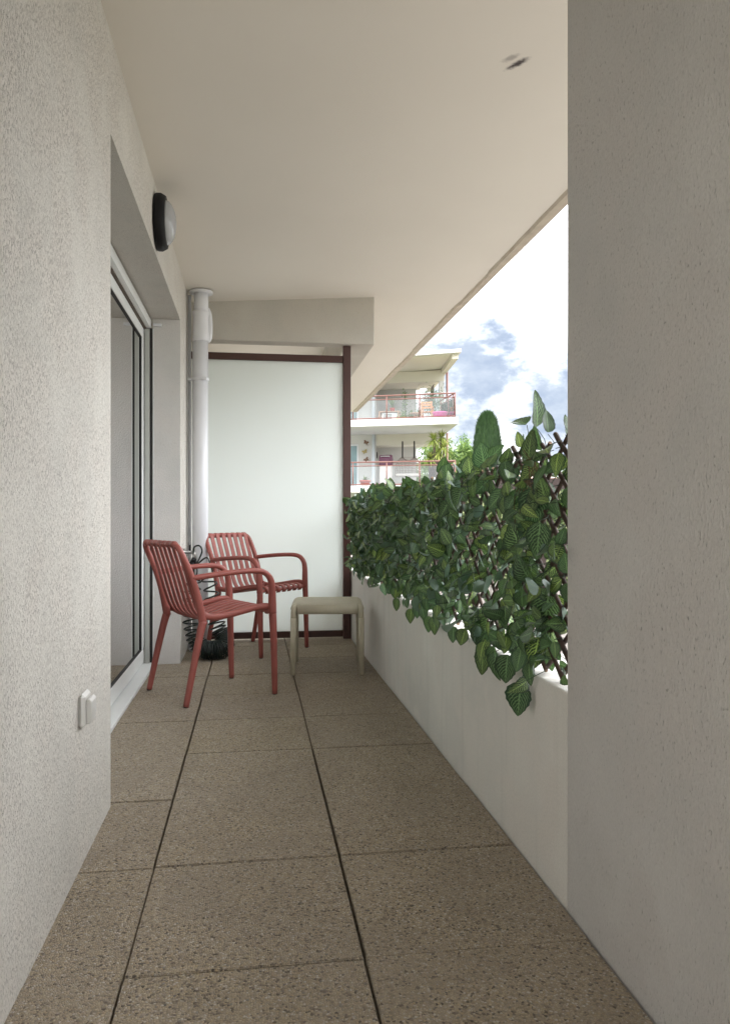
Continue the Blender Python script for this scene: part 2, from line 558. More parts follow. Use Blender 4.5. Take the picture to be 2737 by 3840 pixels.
def smooth_path(pts, n=6, closed=False):
    """Catmull-Rom resample of a list of tuples (any dimension)"""
    P = [list(p) for p in pts]
    L = len(P)
    out = []
    rng = range(L if closed else L - 1)
    for i in rng:
        if closed:
            p0, p1, p2, p3 = P[(i - 1) % L], P[i], P[(i + 1) % L], P[(i + 2) % L]
        else:
            p1, p2 = P[i], P[i + 1]
            p0 = P[i - 1] if i > 0 else [2 * a - b for a, b in zip(p1, p2)]
            p3 = P[i + 2] if i + 2 < L else [2 * b - a for a, b in zip(p1, p2)]
        for k in range(n):
            t = k / n
            out.append(tuple(.5 * ((2 * b) + (-a + c) * t + (2 * a - 5 * b + 4 * c - d) * t * t + (-a + 3 * b - 3 * c + d) * t ** 3)
                             for a, b, c, d in zip(p0, p1, p2, p3)))
    if not closed:
        out.append(tuple(P[-1]))
    return out


def tube(bm, pts, rad, seg=8, cap=True, ell=1.0, up=None, mi=0, close=False):
    """sweep a (possibly elliptic) ring along pts; rad number or list"""
    P = [Vector(p[:3]) for p in pts]
    n = len(P)
    rads = rad if isinstance(rad, (list, tuple)) else [rad] * n
    rings = []
    nrm = None
    for i in range(n):
        if close:
            t = (P[(i + 1) % n] - P[i - 1]).normalized()
        else:
            t = (P[min(i + 1, n - 1)] - P[max(i - 1, 0)]).normalized()
        if nrm is None:
            ref = Vector(up) if up else (Vector((0, 0, 1)) if abs(t.z) < .9 else Vector((1, 0, 0)))
            nrm = (ref - t * ref.dot(t)).normalized()
        else:
            nrm = (nrm - t * nrm.dot(t))
            nrm = nrm.normalized() if nrm.length > 1e-6 else t.orthogonal().normalized()
        bi = t.cross(nrm)
        rings.append([bm.verts.new(P[i] + (nrm * math.cos(2 * math.pi * k / seg) + bi * (ell * math.sin(2 * math.pi * k / seg))) * rads[i]) for k in range(seg)])
    m = n if close else n - 1
    for i in range(m):
        a, b = rings[i], rings[(i + 1) % n]
        for k in range(seg):
            f = bm.faces.new((a[k], a[(k + 1) % seg], b[(k + 1) % seg], b[k]))
            f.material_index = mi
            f.smooth = True
    if cap and not close:
        bm.faces.new(list(reversed(rings[0]))).material_index = mi
        bm.faces.new(rings[-1]).material_index = mi
    return bm


def strip(bm, path, width, thick, y0, rnd=.003):
    """flat slat along path of (x, z) points centred at lateral y0"""
    n = len(path)
    prof = [(-width / 2, -thick / 2 + rnd), (-width / 2 + rnd, -thick / 2), (width / 2 - rnd, -thick / 2), (width / 2, -thick / 2 + rnd),
            (width / 2, thick / 2 - rnd), (width / 2 - rnd, thick / 2), (-width / 2 + rnd, thick / 2), (-width / 2, thick / 2 - rnd)]
    rings = []
    for i in range(n):
        a, b = path[max(i - 1, 0)], path[min(i + 1, n - 1)]
        tx, tz = b[0] - a[0], b[1] - a[1]
        l = math.hypot(tx, tz) or 1
        nx, nz = -tz / l, tx / l
        rings.append([bm.verts.new((path[i][0] + nx * q, y0 + pw, path[i][1] + nz * q)) for pw, q in prof])
    for a, b in zip(rings, rings[1:]):
        for k in range(8):
            bm.faces.new((a[k], b[k], b[(k + 1) % 8], a[(k + 1) % 8])).smooth = True
    bm.faces.new(rings[0])
    bm.faces.new(list(reversed(rings[-1])))
    bmesh.ops.recalc_face_normals(bm, faces=bm.faces[:])
    return bm


def lathe(bm, prof, cx=0, cy=0, seg=24, axis='Z', base=(0, 0, 0), mi=0):
    """prof: (radius, height) list; axis of the height"""
    rings = []
    for r, h in prof:
        ring = []
        for k in range(seg):
            a = 2 * math.pi * k / seg
            u, v = r * math.cos(a), r * math.sin(a)
            p = {'Z': (cx + u, cy + v, h), 'X': (h, cx + u, cy + v), 'Y': (cx + u, h, cy + v)}[axis]
            ring.append(bm.verts.new((p[0] + base[0], p[1] + base[1], p[2] + base[2])))
        rings.append(ring)
    fs = []
    for a, b in zip(rings, rings[1:]):
        for k in range(seg):
            f = bm.faces.new((a[k], a[(k + 1) % seg], b[(k + 1) % seg], b[k]))
            f.smooth = True
            f.material_index = mi
            fs.append(f)
    for ring in (rings[0], rings[-1]):
        f = bm.faces.new(ring)
        f.material_index = mi
        fs.append(f)
    bmesh.ops.recalc_face_normals(bm, faces=fs)
    return bm


def Wc(r, d):
    """plan point r metres right and d metres ahead of the camera's line of sight"""
    return (r * CS + d * SN, -r * SN + d * CS)


def leaf_tris(bm, items, layer):
    """items: (pos, dir, normal, length, width, rand) -> a two-triangle leaf each"""
    for pos, d, nrm, ln, wd, rnd in items:
        s = d.cross(nrm)
        if s.length < 1e-5:
            s = d.orthogonal()
        s.normalize()
        a = bm.verts.new(pos)
        b = bm.verts.new(pos + d * ln * .45 + s * wd / 2)
        c = bm.verts.new(pos + d * ln)
        e = bm.verts.new(pos + d * ln * .45 - s * wd / 2)
        f = bm.faces.new((a, b, c, e))
        for l in f.loops:
            l[layer] = (rnd, random.random(), 0, 1)


def rvec():
    while True:
        v = Vector((random.uniform(-1, 1), random.uniform(-1, 1), random.uniform(-1, 1)))
        if .05 < v.length < 1:
            return v.normalized()


# ------------------------------------------------------------------ ground
bm = BM()
box(bm, -600, 600, -300, 900, -1.6, -1.0)
obj('ground', bm, 'far_ground', kind='structure')
bm = BM()
box(bm, .95, 26, -14, 24, -.98, -.25)
obj('terrace_ground', bm, 'cream_ground', kind='structure')

# ------------------------------------------------------------------ balcony floor: slabs with open long joints
XL, XR = -.46, .747
Y0, PITCH = 1.646 - 8 * .5025, .5025
bm = BM()
lay = bm.loops.layers.color.new('slab_tone')
cols = [(-.612, -.267), (-.261, .235), (.241, XR - .004)]
rnd = random.Random(4)
for ci, (xa, xb) in enumerate(cols):
    for i in range(22):
        ya = Y0 + i * PITCH
        if ya > 8.4:
            break
        ox, oy = rnd.uniform(-.002, .002), rnd.uniform(-.004, .004)
        dz = rnd.uniform(-.0035, 0)
        g = .0005 if rnd.random() < .7 else .0016
        b2 = bmesh.new()
        box(b2, xa + ox, xb + ox, ya + oy + g, ya + PITCH + oy - g, -.04, dz)
        bmesh.ops.bevel(b2, geom=[e for e in b2.edges if e.verts[0].co.z > -.01 and e.verts[1].co.z > -.01], offset=.0022, segments=2, affect='EDGES')
        c0 = rnd.uniform(1.05, 1.16)
        tone = (c0 * rnd.uniform(1.0, 1.03), c0 * .99, c0 * rnd.uniform(.90, .94), 1)
        vm = {}
        tl = rnd.uniform(-.0015, .0015)
        for v in b2.verts:
            vm[v] = bm.verts.new((v.co.x, v.co.y, v.co.z + tl * (v.co.x - xa)))
        for f in b2.faces:
            nf = bm.faces.new([vm[v] for v in f.verts])
            for l in nf.loops:
                l[lay] = tone
        b2.free()
obj('paving', bm, 'paving', kind='structure')
bm = BM()
box(bm, -.80, XR - .002, Y0, 12.6, -.30, -.042)
obj('floor_bed', bm, 'black', kind='structure')

# ------------------------------------------------------------------ walls of the balcony
WY0, WY1, WZ = 2.623, 5.07, 2.195      # door opening
TOPZ = 2.80
bm = BM()
box(bm, -.78, XL, -3.5, WY0, -.28, TOPZ)
box(bm, -.78, XL, WY1, 12.6, -.28, TOPZ)
box(bm, -.78, XL, WY0, WY1, WZ, TOPZ)
bmesh.ops.remove_doubles(bm, verts=bm.verts[:], dist=1e-5)
wall = obj('balcony_wall', bm, 'render', label='pale grey scraped render house wall with the sliding door opening', cat='wall')

bm = BM()
box(bm, XR, 1.0, 0.35, 1.773, -.9, 2.70)
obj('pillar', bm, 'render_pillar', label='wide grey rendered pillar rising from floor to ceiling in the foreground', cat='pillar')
bm = BM()
box(bm, XR + .001, .95, 1.7745, 12.6, -.9, .520)
box(bm, XR + .001, .95, -3.5, .3485, -.9, .520)
obj('parapet_wall', bm, 'render_parapet', bevel=.006, label='low white rendered parapet wall carrying the leafy trellis', cat='wall')

# slab above: underside rises towards the outer edge
def cz(x):
    return 2.549 + .067 * x
XE = 1.70
bm = BM()
prism(bm, [(-.78, -3.5), (XE, -3.5), (XE, 12.75), (-.78, 12.75)], [cz(-.78), cz(XE), cz(XE), cz(-.78)], 3.05)
ceil = obj('balcony_ceiling', bm, 'ceiling', label='cream painted underside of the balcony slab overhead, sloping up outwards', cat='ceiling')
# ragged drip nose along the slab edge
bm = BM()
ys = [-3.5 + i * .09 for i in range(int(16.25 / .09) + 1)]
ins = []
for y in ys:
    wv = .058 + .004 * mnoise.noise((y * 1.1, 3, 0)) + .003 * mnoise.noise((y * 6, 9, 0))
    if 5.3 < y < 6.1 or 7.9 < y < 8.8:
        wv -= .010
    ins.append(wv)
rows = []
for y, wv in zip(ys, ins):
    dz = .004 * mnoise.noise((y * 4, 1, 5))
    rows.append([bm.verts.new((XE - wv - .012, y, cz(XE - wv) - .001)), bm.verts.new((XE - wv, y, cz(XE - wv) - .016 + dz)),
                 bm.verts.new((XE + .004, y, cz(XE) - .014)), bm.verts.new((XE + .004, y, cz(XE) + .38))])
for a, b in zip(rows, rows[1:]):
    for k in range(3):
        bm.faces.new((a[k], a[k + 1], b[k + 1], b[k]))
bmesh.ops.recalc_face_normals(bm, faces=bm.faces[:])
obj('drip_edge', bm, 'lip', ceil)

# downstand beam across the balcony and its return along the slab
bm = BM()
BZ = 2.247
prism(bm, [(XL, 5.845), (.916, 5.845), (.916, 12.5), (.70, 12.5), (.70, 5.99), (XL, 5.99)], BZ, [cz(x) + .02 for x in (XL, .916, .916, .70, .70, XL)])
obj('ceiling_beam', bm, 'render_beam', bevel=.008, label='rough grey concrete beam hanging under the ceiling above the frosted screen', cat='beam')

# ------------------------------------------------------------------ sliding door in its reveal
door = thing('sliding_door', 'white framed glass sliding door set back in the left wall', 'sliding door', (-.66, (WY0 + WY1) / 2, 0))


def dpart(name, mat, boxes, bevel=.0015, parent=None, label=None):
    b = BM()
    for q in boxes:
        box(b, q[0] + .66, q[1] + .66, q[2] - (WY0 + WY1) / 2, q[3] - (WY0 + WY1) / 2, q[4], q[5])
    return obj(name, b, mat, parent or door, bevel=bevel, label=label)


e = .003
dpart('threshold', 'white_alu', [(-.775, -.613, WY0 + e, WY1 - .03, -.041, .014)])
dpart('shutter_box', 'white_alu', [(-.668, -.640, WY0 + e, WY1 - .006, 2.130, 2.186)])
dpart('shutter_slot', 'slot', [(-.76, -.669, WY0 + e, WY1 - .012, 2.122, 2.19)], 0)
fr = dpart('shutter_guide', 'alu_shade', [(-.676, -.646, WY1 - .045, WY1 - .012, .014, 2.121)])
dpart('dark_gap', 'black', [(-.645, -.631, WY1 - .03, WY1 - .004, .016, 2.129)], 0, fr)  # solid black strip in the gap by the guide; its darkness is painted
dpart('jamb_trim', 'white_alu', [(-.6305, -.622, WY1 - .012, WY1 - .003, .0, 2.129)], .001)
dpart('stop', 'white_pvc', [(-.626, -.575, WY1 - .022, WY1 - .004, 2.145, 2.163)], .002)
DX0, DX1 = -.715, -.679
pan = dpart('door_panel', 'white_alu', [(DX0, DX1, WY0 + .02, WY1 - .05, .020, .105), (DX0, DX1, WY0 + .02, WY1 - .05, 2.055, 2.119),
                                        (DX0, DX1, WY0 + .02, WY0 + .085, .106, 2.054), (DX0, DX1, WY1 - .115, WY1 - .05, .106, 2.054)], .004)
dpart('gasket', 'black', [(DX1 - .012, DX1 - .004, WY0 + .086, WY1 - .116, .1055, .112), (DX1 - .012, DX1 - .004, WY0 + .086, WY1 - .116, 2.047, 2.0535),
                          (DX1 - .012, DX1 - .004, WY1 - .122, WY1 - .1155, .1125, 2.0465)], 0, pan)
dpart('glass', 'glass', [(DX1 - .016, DX1 - .012, WY0 + .0855, WY1 - .1155, .1055, 2.0545)], 0, pan)
dpart('rear_frame', 'alu_shade', [(-.775, -.722, WY0 + .01, WY1 - .01, .0, .10), (-.775, -.722, WY1 - .30, WY1 - .24, .1005, 2.1)], .003)
# reveal lining: same render, lighter; back of the reveal sides
bm = BM()
box(bm, -.6295, XL - .0015, WY1 - .0025, WY1 + .02, -.002, WZ - .001)
obj('reveal_lining', bm, 'render_jamb', wall)
# room behind the glass
bm = BM()
box(bm, -2.6, -.7805, WY0 - .8, WY1 + .8, -.05, 2.5)
bmesh.ops.reverse_faces(bm, faces=bm.faces[:])
bm.faces.ensure_lookup_table()
bmesh.ops.delete(bm, geom=[f for f in bm.faces if abs(f.calc_center_median().x + .7805) < .01], context='FACES_ONLY')
obj('room_interior', bm, 'room', kind='structure')
bm = BM()
prev = None
for i in range(121):
    t = i / 120
    y = WY0 - .1 + t * (WY1 - WY0 - .12)
    x = -.822 + .014 * math.sin(y * 26 + 1.4 * math.sin(y * 7)) + .008 * math.sin(y * 61)
    a, b = bm.verts.new((x, y, .03)), bm.verts.new((x + .004, y, 2.4))
    if prev:
        bm.faces.new((prev[0], a, b, prev[1]))
    prev = (a, b)
obj('curtain', bm, 'curtain', smooth=True, label='pale grey curtain hanging behind the sliding door glass', cat='curtain')

# ------------------------------------------------------------------ wall lamp, switch
lamp = thing('wall_lamp', 'round black bulkhead wall lamp with opal dome above the sliding door', 'wall lamp', (XL, 3.80, 2.345))
bm = BM()
lathe(bm, [(.10, .002), (.128, .003), (.132, .012), (.132, .030), (.120, .052), (.108, .054), (.105, .045)], seg=40, axis='X')
obj('base_ring', bm, 'black_gloss', lamp)
bm = BM()
prof = [(.1045 * math.cos(a), .046 + .052 * math.sin(a)) for a in [R(q) for q in (0, 12, 24, 36, 48, 60, 72, 82, 88)]]
lathe(bm, prof, seg=40, axis='X')
obj('diffuser', bm, 'opal', lamp)

sw = thing('light_switch', 'white weatherproof switch box on the near wall', 'switch', (XL, 2.185, .425))
bm = BM()
prism(bm, [(0, -.042), (.018, -.042), (.018, .042), (0, .042)], -.046, .046)
obj('plate', bm, 'switch', sw, bevel=.009, seg=1)
bm = BM()
pr = [(.0185, .030), (.028, .032), (.034, .024), (.035, -.006), (.030, -.034), (.0185, -.037)]
vs = [[bm.verts.new((x, y, z)) for x, z in pr] for y in (-.030, .030)]
bm.faces.new(vs[0])
bm.faces.new(list(reversed(vs[1])))
for i in range(6):
    j = (i + 1) % 6
    bm.faces.new((vs[0][i], vs[1][i], vs[1][j], vs[0][j]))
bmesh.ops.recalc_face_normals(bm, faces=bm.faces[:])
obj('flap_cover', bm, 'switch', sw, bevel=.003)

# ------------------------------------------------------------------ drain pipe and conduit
dp = thing('drain_pipe', 'thick white plastic drain pipe standing from floor to ceiling in the corner', 'pipe', (-.366, 5.55, 0))
bm = BM()
lathe(bm, [(.0545, -.03), (.0545, 2.20)], seg=32)
obj('pipe', bm, 'white_pvc', dp)
bm = BM()
lathe(bm, [(.0500, 2.35), (.0500, 2.515)], cx=.006, seg=32)
obj('upper_pipe', bm, 'white_pvc', dp)
bm = BM()
lathe(bm, [(.055, 2.165), (.0575, 2.168), (.0575, 2.205), (.0555, 2.21), (.0535, 2.345), (.0555, 2.35), (.0555, 2.375), (.0505, 2.38)], cx=.003, seg=32)
obj('coupling', bm, 'white_pvc', dp)
bm = BM()
tube(bm, smooth_path([(.045, .02, 2.17), (.062, .02, 2.20), (.066, .02, 2.28), (.060, .02, 2.36), (.045, .02, 2.40)], 4), .018, 10)
obj('branch_stub', bm, 'white_pvc', dp)
bm = BM()
lathe(bm, [(.052, 2.500), (.080, 2.502), (.082, 2.512), (.080, 2.5175), (.052, 2.518)], cx=.006, seg=32)
obj('ceiling_flange', bm, 'white_pvc', dp)
bm = BM()
lathe(bm, [(.0555, 1.887), (.060, 1.888), (.060, 1.908), (.0555, 1.909)], seg=32)
box(bm, -.086, -.056, -.010, .008, 1.888, 1.908)
box(bm, .020, .046, -.066, -.050, 1.886, 1.910)
obj('clamp', bm, 'white_pvc', dp, bevel=.001)
bm = BM()
lathe(bm, [(.056, -.002), (.075, -.001), (.078, .012), (.062, .022), (.056, .024)], seg=32)
obj('floor_collar', bm, 'white_pvc', dp)
bm = BM()
tube(bm, [(XL + .016, 5.60, -.02), (XL + .016, 5.60, 2.50)], .012, 12)
obj('conduit_pipe', bm, 'white_pvc', label='thin white conduit running up the wall beside the drain pipe', cat='pipe')

# ------------------------------------------------------------------ privacy screen
sc_ = thing('privacy_screen', 'frosted white panel screen in a dark brown frame closing the balcony end', 'screen', (0, 5.93, 0))


def spart(name, mat, q, bevel=.003):
    b = BM()
    box(b, *q)
    return obj(name, b, mat, sc_, bevel=bevel)


spart('post', 'brown_metal', (.684, .742, -.03, .03, -.002, BZ - .002))
spart('top_rail', 'brown_metal', (XL + .004, .683, -.022, .022, 2.117, 2.169))
spart('bottom_rail', 'brown_metal', (XL + .004, .683, -.022, .022, .014, .062))
spart('frosted_panel', 'frosted', (XL + .008, .681, -.004, .004, .056, 2.123), 0)

# ------------------------------------------------------------------ chairs
def build_chair(label):
    t = thing('armchair', label, 'chair', group='terracotta slatted armchairs')
    # slats: one path from the top bar down the back, then through the seat
    back = smooth_path([(-.293, .787), (-.302, .802), (-.289, .815), (-.272, .800), (-.246, .725), (-.215, .63), (-.188, .54), (-.160, .465), (-.125, .425), (-.075, .409)], 6)
    seat = smooth_path([(-.075, .409), (-.02, .417), (.07, .440), (.15, .458), (.205, .464), (.236, .455), (.246, .437), (.234, .421)], 6)
    ysl = [(-3 + i) * .0585 for i in range(7)]
    b = BM()
    for y in ysl:
        strip(b, back, .036, .0085, y)
    tube(b, [(-.132, -.232, .440), (-.118, -.15, .421), (-.108, 0, .415), (-.118, .15, .421), (-.132, .232, .440)], .013, 10)
    obj('backrest', b, 'terracotta', t)
    b = BM()
    for y in ysl:
        strip(b, seat, .036, .0085, y)
    fbar = smooth_path([(.222, -.243, .437), (.226, -.20, .440), (.226, 0, .440), (.226, .20, .440), (.222, .243, .437)], 4)
    tube(b, fbar, .012, 10)
    for s in (-1, 1):
        side = smooth_path([(-.170, s * .234, .452, .020), (-.12, s * .232, .436, .017), (-.03, s * .231, .436, .0165), (.07, s * .232, .452, .0165), (.15, s * .234, .466, .0165),
                            (.205, s * .236, .467, .0165), (.232, s * .239, .452, .016), (.232, s * .242, .430, .014)], 5)
        tube(b, side, [p[3] for p in side], 10, ell=.72, up=(0, 0, 1))
    obj('seat', b, 'terracotta', t)
    # back frame: inverted U
    zz = [(-.155, .400, .021), (-.166, .46, .0205), (-.190, .56, .018), (-.222, .655, .0165), (-.258, .735, .0155)]
    pts = [(x, -.228, z, r) for x, z, r in zz] + [(-.280, -.218, .782, .015), (-.289, -.185, .801, .0145), (-.290, -.13, .803, .014), (-.290, 0, .803, .014)]
    pts = pts + [(x, -y, z, r) for x, y, z, r in reversed(pts[:-1])]
    pp = smooth_path(pts, 5)
    b = BM()
    tube(b, pp, [p[3] for p in pp], 12, up=(1, 0, 0))
    obj('back_frame', b, 'terracotta', t)
    for s in (-1, 1):
        b = BM()
        leg = smooth_path([(-.155, s * .229, .415, .0215), (-.172, s * .232, .36, .0195), (-.205, s * .237, .22, .0175), (-.238, s * .240, .07, .0155), (-.252, s * .241, .004, .0145)], 5)
        tube(b, leg, [p[3] for p in leg], 12, up=(1, 0, 0))
        obj('leg', b, 'terracotta', t)
        b = BM()
        leg = smooth_path([(.232, s * .247, .440, .0205), (.237, s * .248, .32, .0185), (.241, s * .249, .15, .0165), (.245, s * .249, .004, .0145)], 5)
        tube(b, leg, [p[3] for p in leg], 12, up=(1, 0, 0))
        obj('leg', b, 'terracotta', t)
        b = BM()
        arm = smooth_path([(.232, s * .247, .430, .0205), (.229, s * .249, .50, .020), (.226, s * .252, .565, .018), (.214, s * .254, .612, .0165), (.182, s * .256, .645, .0155), (.135, s * .256, .658, .015),
                           (.06, s * .255, .659, .0145), (-.05, s * .250, .652, .0145), (-.15, s * .240, .642, .0145), (-.214, s * .229, .634, .0145)], 6)
        tube(b, arm, [p[3] for p in arm], 12, ell=1.1, up=(1, 0, 0))
        obj('armrest', b, 'terracotta', t)
        b = BM()
        lathe(b, [(.012, .0002), (.013, .0045)], cx=-.252, cy=s * .241, seg=10)
        obj('glide', b, 'black', t)
        b = BM()
        lathe(b, [(.012, .0002), (.013, .0045)], cx=.245, cy=s * .249, seg=10)
        obj('glide', b, 'black', t)
    return t


def copy_thing(o, label, loc, rz):
    r = o.copy()
    C.objects.link(r)
    r.location = loc
    r.rotation_euler = (0, 0, rz)
    r['label'] = label
    for ch in list(o.children):
        c = ch.copy()
        C.objects.link(c)
        c.parent = r
    return r


chair = build_chair('terracotta slatted plastic armchair nearest the sliding door, turned with its back to the door')
chair.location = (-.220, 4.231, 0)
chair.rotation_euler = (0, 0, R(28.5))
copy_thing(chair, 'terracotta slatted plastic armchair behind the other one, its back against the frosted screen', (.031, 5.520, 0), R(-41))

# ------------------------------------------------------------------ side table
tb = thing('side_table', 'low grey green plastic side table with slatted top beside the parapet', 'table', (.455, 4.785, 0), R(-5.5))
bm = BM()
prof = smooth_path([(-.213, .345), (-.2125, .380), (-.208, .400), (-.195, .411), (-.175, .4145), (-.1, .4145)], 5) + [(0, .4145)]
prof = prof + [(-x, z) for x, z in reversed(prof[:-1])]
nsl = 7
sw_ = .380 / nsl
for i in range(nsl):
    strip(bm, [(x, z) for x, z in prof if abs(x) < .2125], sw_ - .005, .014, -.19 + sw_ * (i + .5), .0062)
# front and back bullnose aprons between the legs
for s in (-1, 1):
    ring = [(s * .185, .4195), (s * .200, .4165), (s * .212, .407), (s * .219, .392), (s * .221, .372), (s * .214, .361), (s * .200, .360), (s * .200, .395), (s * .188, .405)]
    va = [bm.verts.new((-.178, y, z)) for y, z in ring]
    vb = [bm.verts.new((.178, y, z)) for y, z in ring]
    fs = [bm.faces.new(va), bm.faces.new(vb)]
    for k in range(len(ring)):
        j = (k + 1) % len(ring)
        f = bm.faces.new((va[k], va[j], vb[j], vb[k]))
        f.smooth = True
        fs.append(f)
    bmesh.ops.recalc_face_normals(bm, faces=fs)
obj('tabletop', bm, 'olive_plastic', tb)
for sx in (-1, 1):
    bm = BM()
    path = smooth_path([(sx * .200, -.208, .335), (sx * .199, -.207, .375), (sx * .194, -.200, .394), (sx * .184, -.178, .401), (sx * .180, -.12, .402)], 4)
    path = path + [(x, -y, z) for x, y, z in reversed(path)]
    tube(bm, path, .0165, 12)
    obj('side_frame', bm, 'olive_plastic', tb)
    for sy in (-1, 1):
        bm = BM()
        pts = [(sx * .2005, sy * .2085, .338, .0172), (sx * .2015, sy * .2095, .20, .0168), (sx * .203, sy * .211, .004, .0155)]
        rings = []
        for px_, py_, pz_, pr_ in pts:
            h_, q_ = pr_ * .97, pr_ * .52
            rings.append([bm.verts.new((px_ + dx_, py_ + dy_, pz_)) for dx_, dy_ in ((h_, -q_), (h_, q_), (q_, h_), (-q_, h_), (-h_, q_), (-h_, -q_), (-q_, -h_), (q_, -h_))])
        for ra, rb_ in zip(rings, rings[1:]):
            for k in range(8):
                bm.faces.new((ra[k], ra[(k + 1) % 8], rb_[(k + 1) % 8], rb_[k])).smooth = True
        bm.faces.new(rings[0])
        bm.faces.new(rings[-1])
        bmesh.ops.recalc_face_normals(bm, faces=bm.faces[:])
        lathe(bm, [(.011, .0002), (.012, .0045)], cx=sx * .203, cy=sy * .211, seg=10)
        obj('leg', bm, 'olive_plastic', tb)

# ------------------------------------------------------------------ tap and coiled hose
tap = thing('garden_tap', 'small metal garden tap on the wall behind the nearer chair', 'tap', (XL, 5.27, .70))
bm = BM()
lathe(bm, [(.024, .001), (.024, .008), (.012, .012), (.011, .06)], seg=16, axis='X')
tube(bm, smooth_path([(.045, 0, 0), (.068, 0, -.004), (.078, 0, -.02), (.079, 0, -.045)], 4), .009, 10)
obj('tap_body', bm, 'brass', tap)
bm = BM()
tube(bm, [(.045, 0, .008), (.045, 0, .040)], .006, 8)
tube(bm, smooth_path([(.045, -.032, .044), (.045, 0, .040), (.045, .032, .044)], 4), .006, 8, ell=.6)
obj('tap_handle', bm, 'black_gloss', tap)

hz = thing('garden_hose', 'dark green coiled spiral garden hose hanging from the tap and heaped on the floor', 'hose', (-.381, 5.27, 0))
HX, HY = -.381, 5.27
# centre line of the coil: down, heap on the floor, up again
cl = [(-.392, 5.24, .52, .048), (-.402, 5.235, .40, .052), (-.400, 5.22, .28, .054), (-.385, 5.20, .17, .053), (-.345, 5.185, .085, .056), (-.29, 5.175, .062, .058), (-.235, 5.165, .062, .060),
      (-.190, 5.185, .075, .060), (-.185, 5.22, .115, .056), (-.215, 5.24, .17, .052), (-.242, 5.245, .24, .050), (-.262, 5.25, .34, .050), (-.280, 5.255, .46, .048), (-.305, 5.26, .56, .040)]
dens = [20, 20, 22, 32, 75, 100, 110, 110, 105, 60, 24, 18, 15, 14]     # turns per metre
cs = smooth_path([c + (d,) for c, d in zip(cl, dens)], 26)
pts, ang = [], 0.0
for i in range(len(cs) - 1):
    p, q = Vector(cs[i][:3]), Vector(cs[i + 1][:3])
    seglen = (q - p).length
    steps = max(2, int(math.ceil(seglen * cs[i][4] * 13)))
    t = (q - p).normalized()
    ref = Vector((0, 1, 0))
    a1 = (ref - t * ref.dot(t)).normalized()
    a2 = t.cross(a1)
    for k in range(steps):
        f = k / steps
        r_ = cs[i][3] * (1 - f) + cs[i + 1][3] * f
        ang += 2 * math.pi * cs[i][4] * seglen / steps
        jit = 1 + .05 * math.sin(ang * .37) + .03 * math.sin(ang * .91)
        pos = p.lerp(q, f) + (a1 * math.cos(ang) + a2 * math.sin(ang)) * r_ * jit
        pos.z = max(pos.z, .0062)
        pts.append((pos.x - HX, pos.y - HY, pos.z))
lead_a = smooth_path([(-.012, -.004, .60), (-.01, -.03, .57), pts[0]], 5)[:-1]
last = pts[-1]
lead_b = smooth_path([last, (.10, -.02, .62), (.075, -.02, .665), (.02, -.03, .625), (.0, -.02, .60), (.045, -.03, .70), (.03, -.02, .742), (-.005, -.01, .735), (-.012, -.005, .69)], 6)[1:]
bm = BM()
tube(bm, lead_a + pts + lead_b, .0056, 7)
obj('hose', bm, 'hose', hz)
bm = BM()
lathe(bm, [(.009, .615), (.013, .617), (.013, .632), (.011, .634), (.011, .652), (.008, .654)], cx=-.0005, cy=0, seg=12)
lathe(bm, [(.008, .654), (.0075, .69)], cx=-.0005, cy=0, seg=12)
obj('connector', bm, 'black_gloss', hz)
bm = BM()
tube(bm, smooth_path([(-.020, -.035, .64), (-.018, -.035, .58), (-.012, -.037, .52), (-.004, -.04, .46)], 4), [.015, .016, .0165, .017, .017, .016, .015, .014, .014, .013, .0125, .012, .012], 12)
tube(bm, [(-.020, -.035, .635), (-.005, -.05, .66)], .013, 10)
tube(bm, smooth_path([(.006, -.045, .625), (.016, -.05, .58), (.010, -.05, .53)], 4), .004, 6)
obj('spray_gun', bm, 'black_gloss', hz)

# ------------------------------------------------------------------ leafy trellis on the parapet
TX, TY0, TY1, TZ0, TZ1 = .782, 1.79, 5.87, .528, 1.14


def top_z(y):
    return 1.145 - .050 * min(1, max(0, (y - TY0) / .75)) - .035 * (y - TY0) / (TY1 - TY0)


tre = thing('leaf_trellis', 'brown willow trellis covered with artificial veined ivy leaves along the parapet', 'trellis', (TX, (TY0 + TY1) / 2, .52))
OX, OY, OZ = TX, (TY0 + TY1) / 2, .52
rl = random.Random(21)
bm = BM()
run = (TZ1 - TZ0) * 1.333
STEP = .112
for d, x in ((1, -.006), (-1, .006)):
    y = TY0 - run
    while y < TY1 + run:
        ya, yb = (y, y + run) if d > 0 else (y + run, y)
        za, zb = TZ0 + rl.uniform(-.004, .006), top_z(min(TY1, max(TY0, yb if d > 0 else yb))) + rl.uniform(-.02, .02) + .02
        yb += (yb - ya) / (TZ1 - TZ0) * (zb - TZ1)
        pa, pb = [ya, za], [yb, zb]
        lo, hi = (0, 1) if True else None
        # clip to the panel's length
        t0, t1 = 0.0, 1.0
        dy = pb[0] - pa[0]
        for lim, sgn in ((TY0, 1), (TY1, -1)):
            fa, fb = sgn * (pa[0] - lim), sgn * (pb[0] - lim)
            if fa < 0 and fb < 0:
                t0 = 2
            elif fa < 0:
                t0 = max(t0, fa / (fa - fb))
            elif fb < 0:
                t1 = min(t1, fa / (fa - fb))
        if t1 - t0 > .08:
            P = []
            for k in range(5):
                t = t0 + (t1 - t0) * k / 4
                P.append((x + rl.uniform(-.0015, .0015), pa[0] + dy * t - OY + rl.uniform(-.002, .002), pa[1] + (pb[1] - pa[1]) * t - OZ + .004))
            n0 = len(bm.faces)
            tube(bm, P, rl.uniform(.0055, .0072), 7)
            bm.faces.ensure_lookup_table()
            for f in list(bm.faces)[-2:]:
                f.material_index = 1
        y += STEP
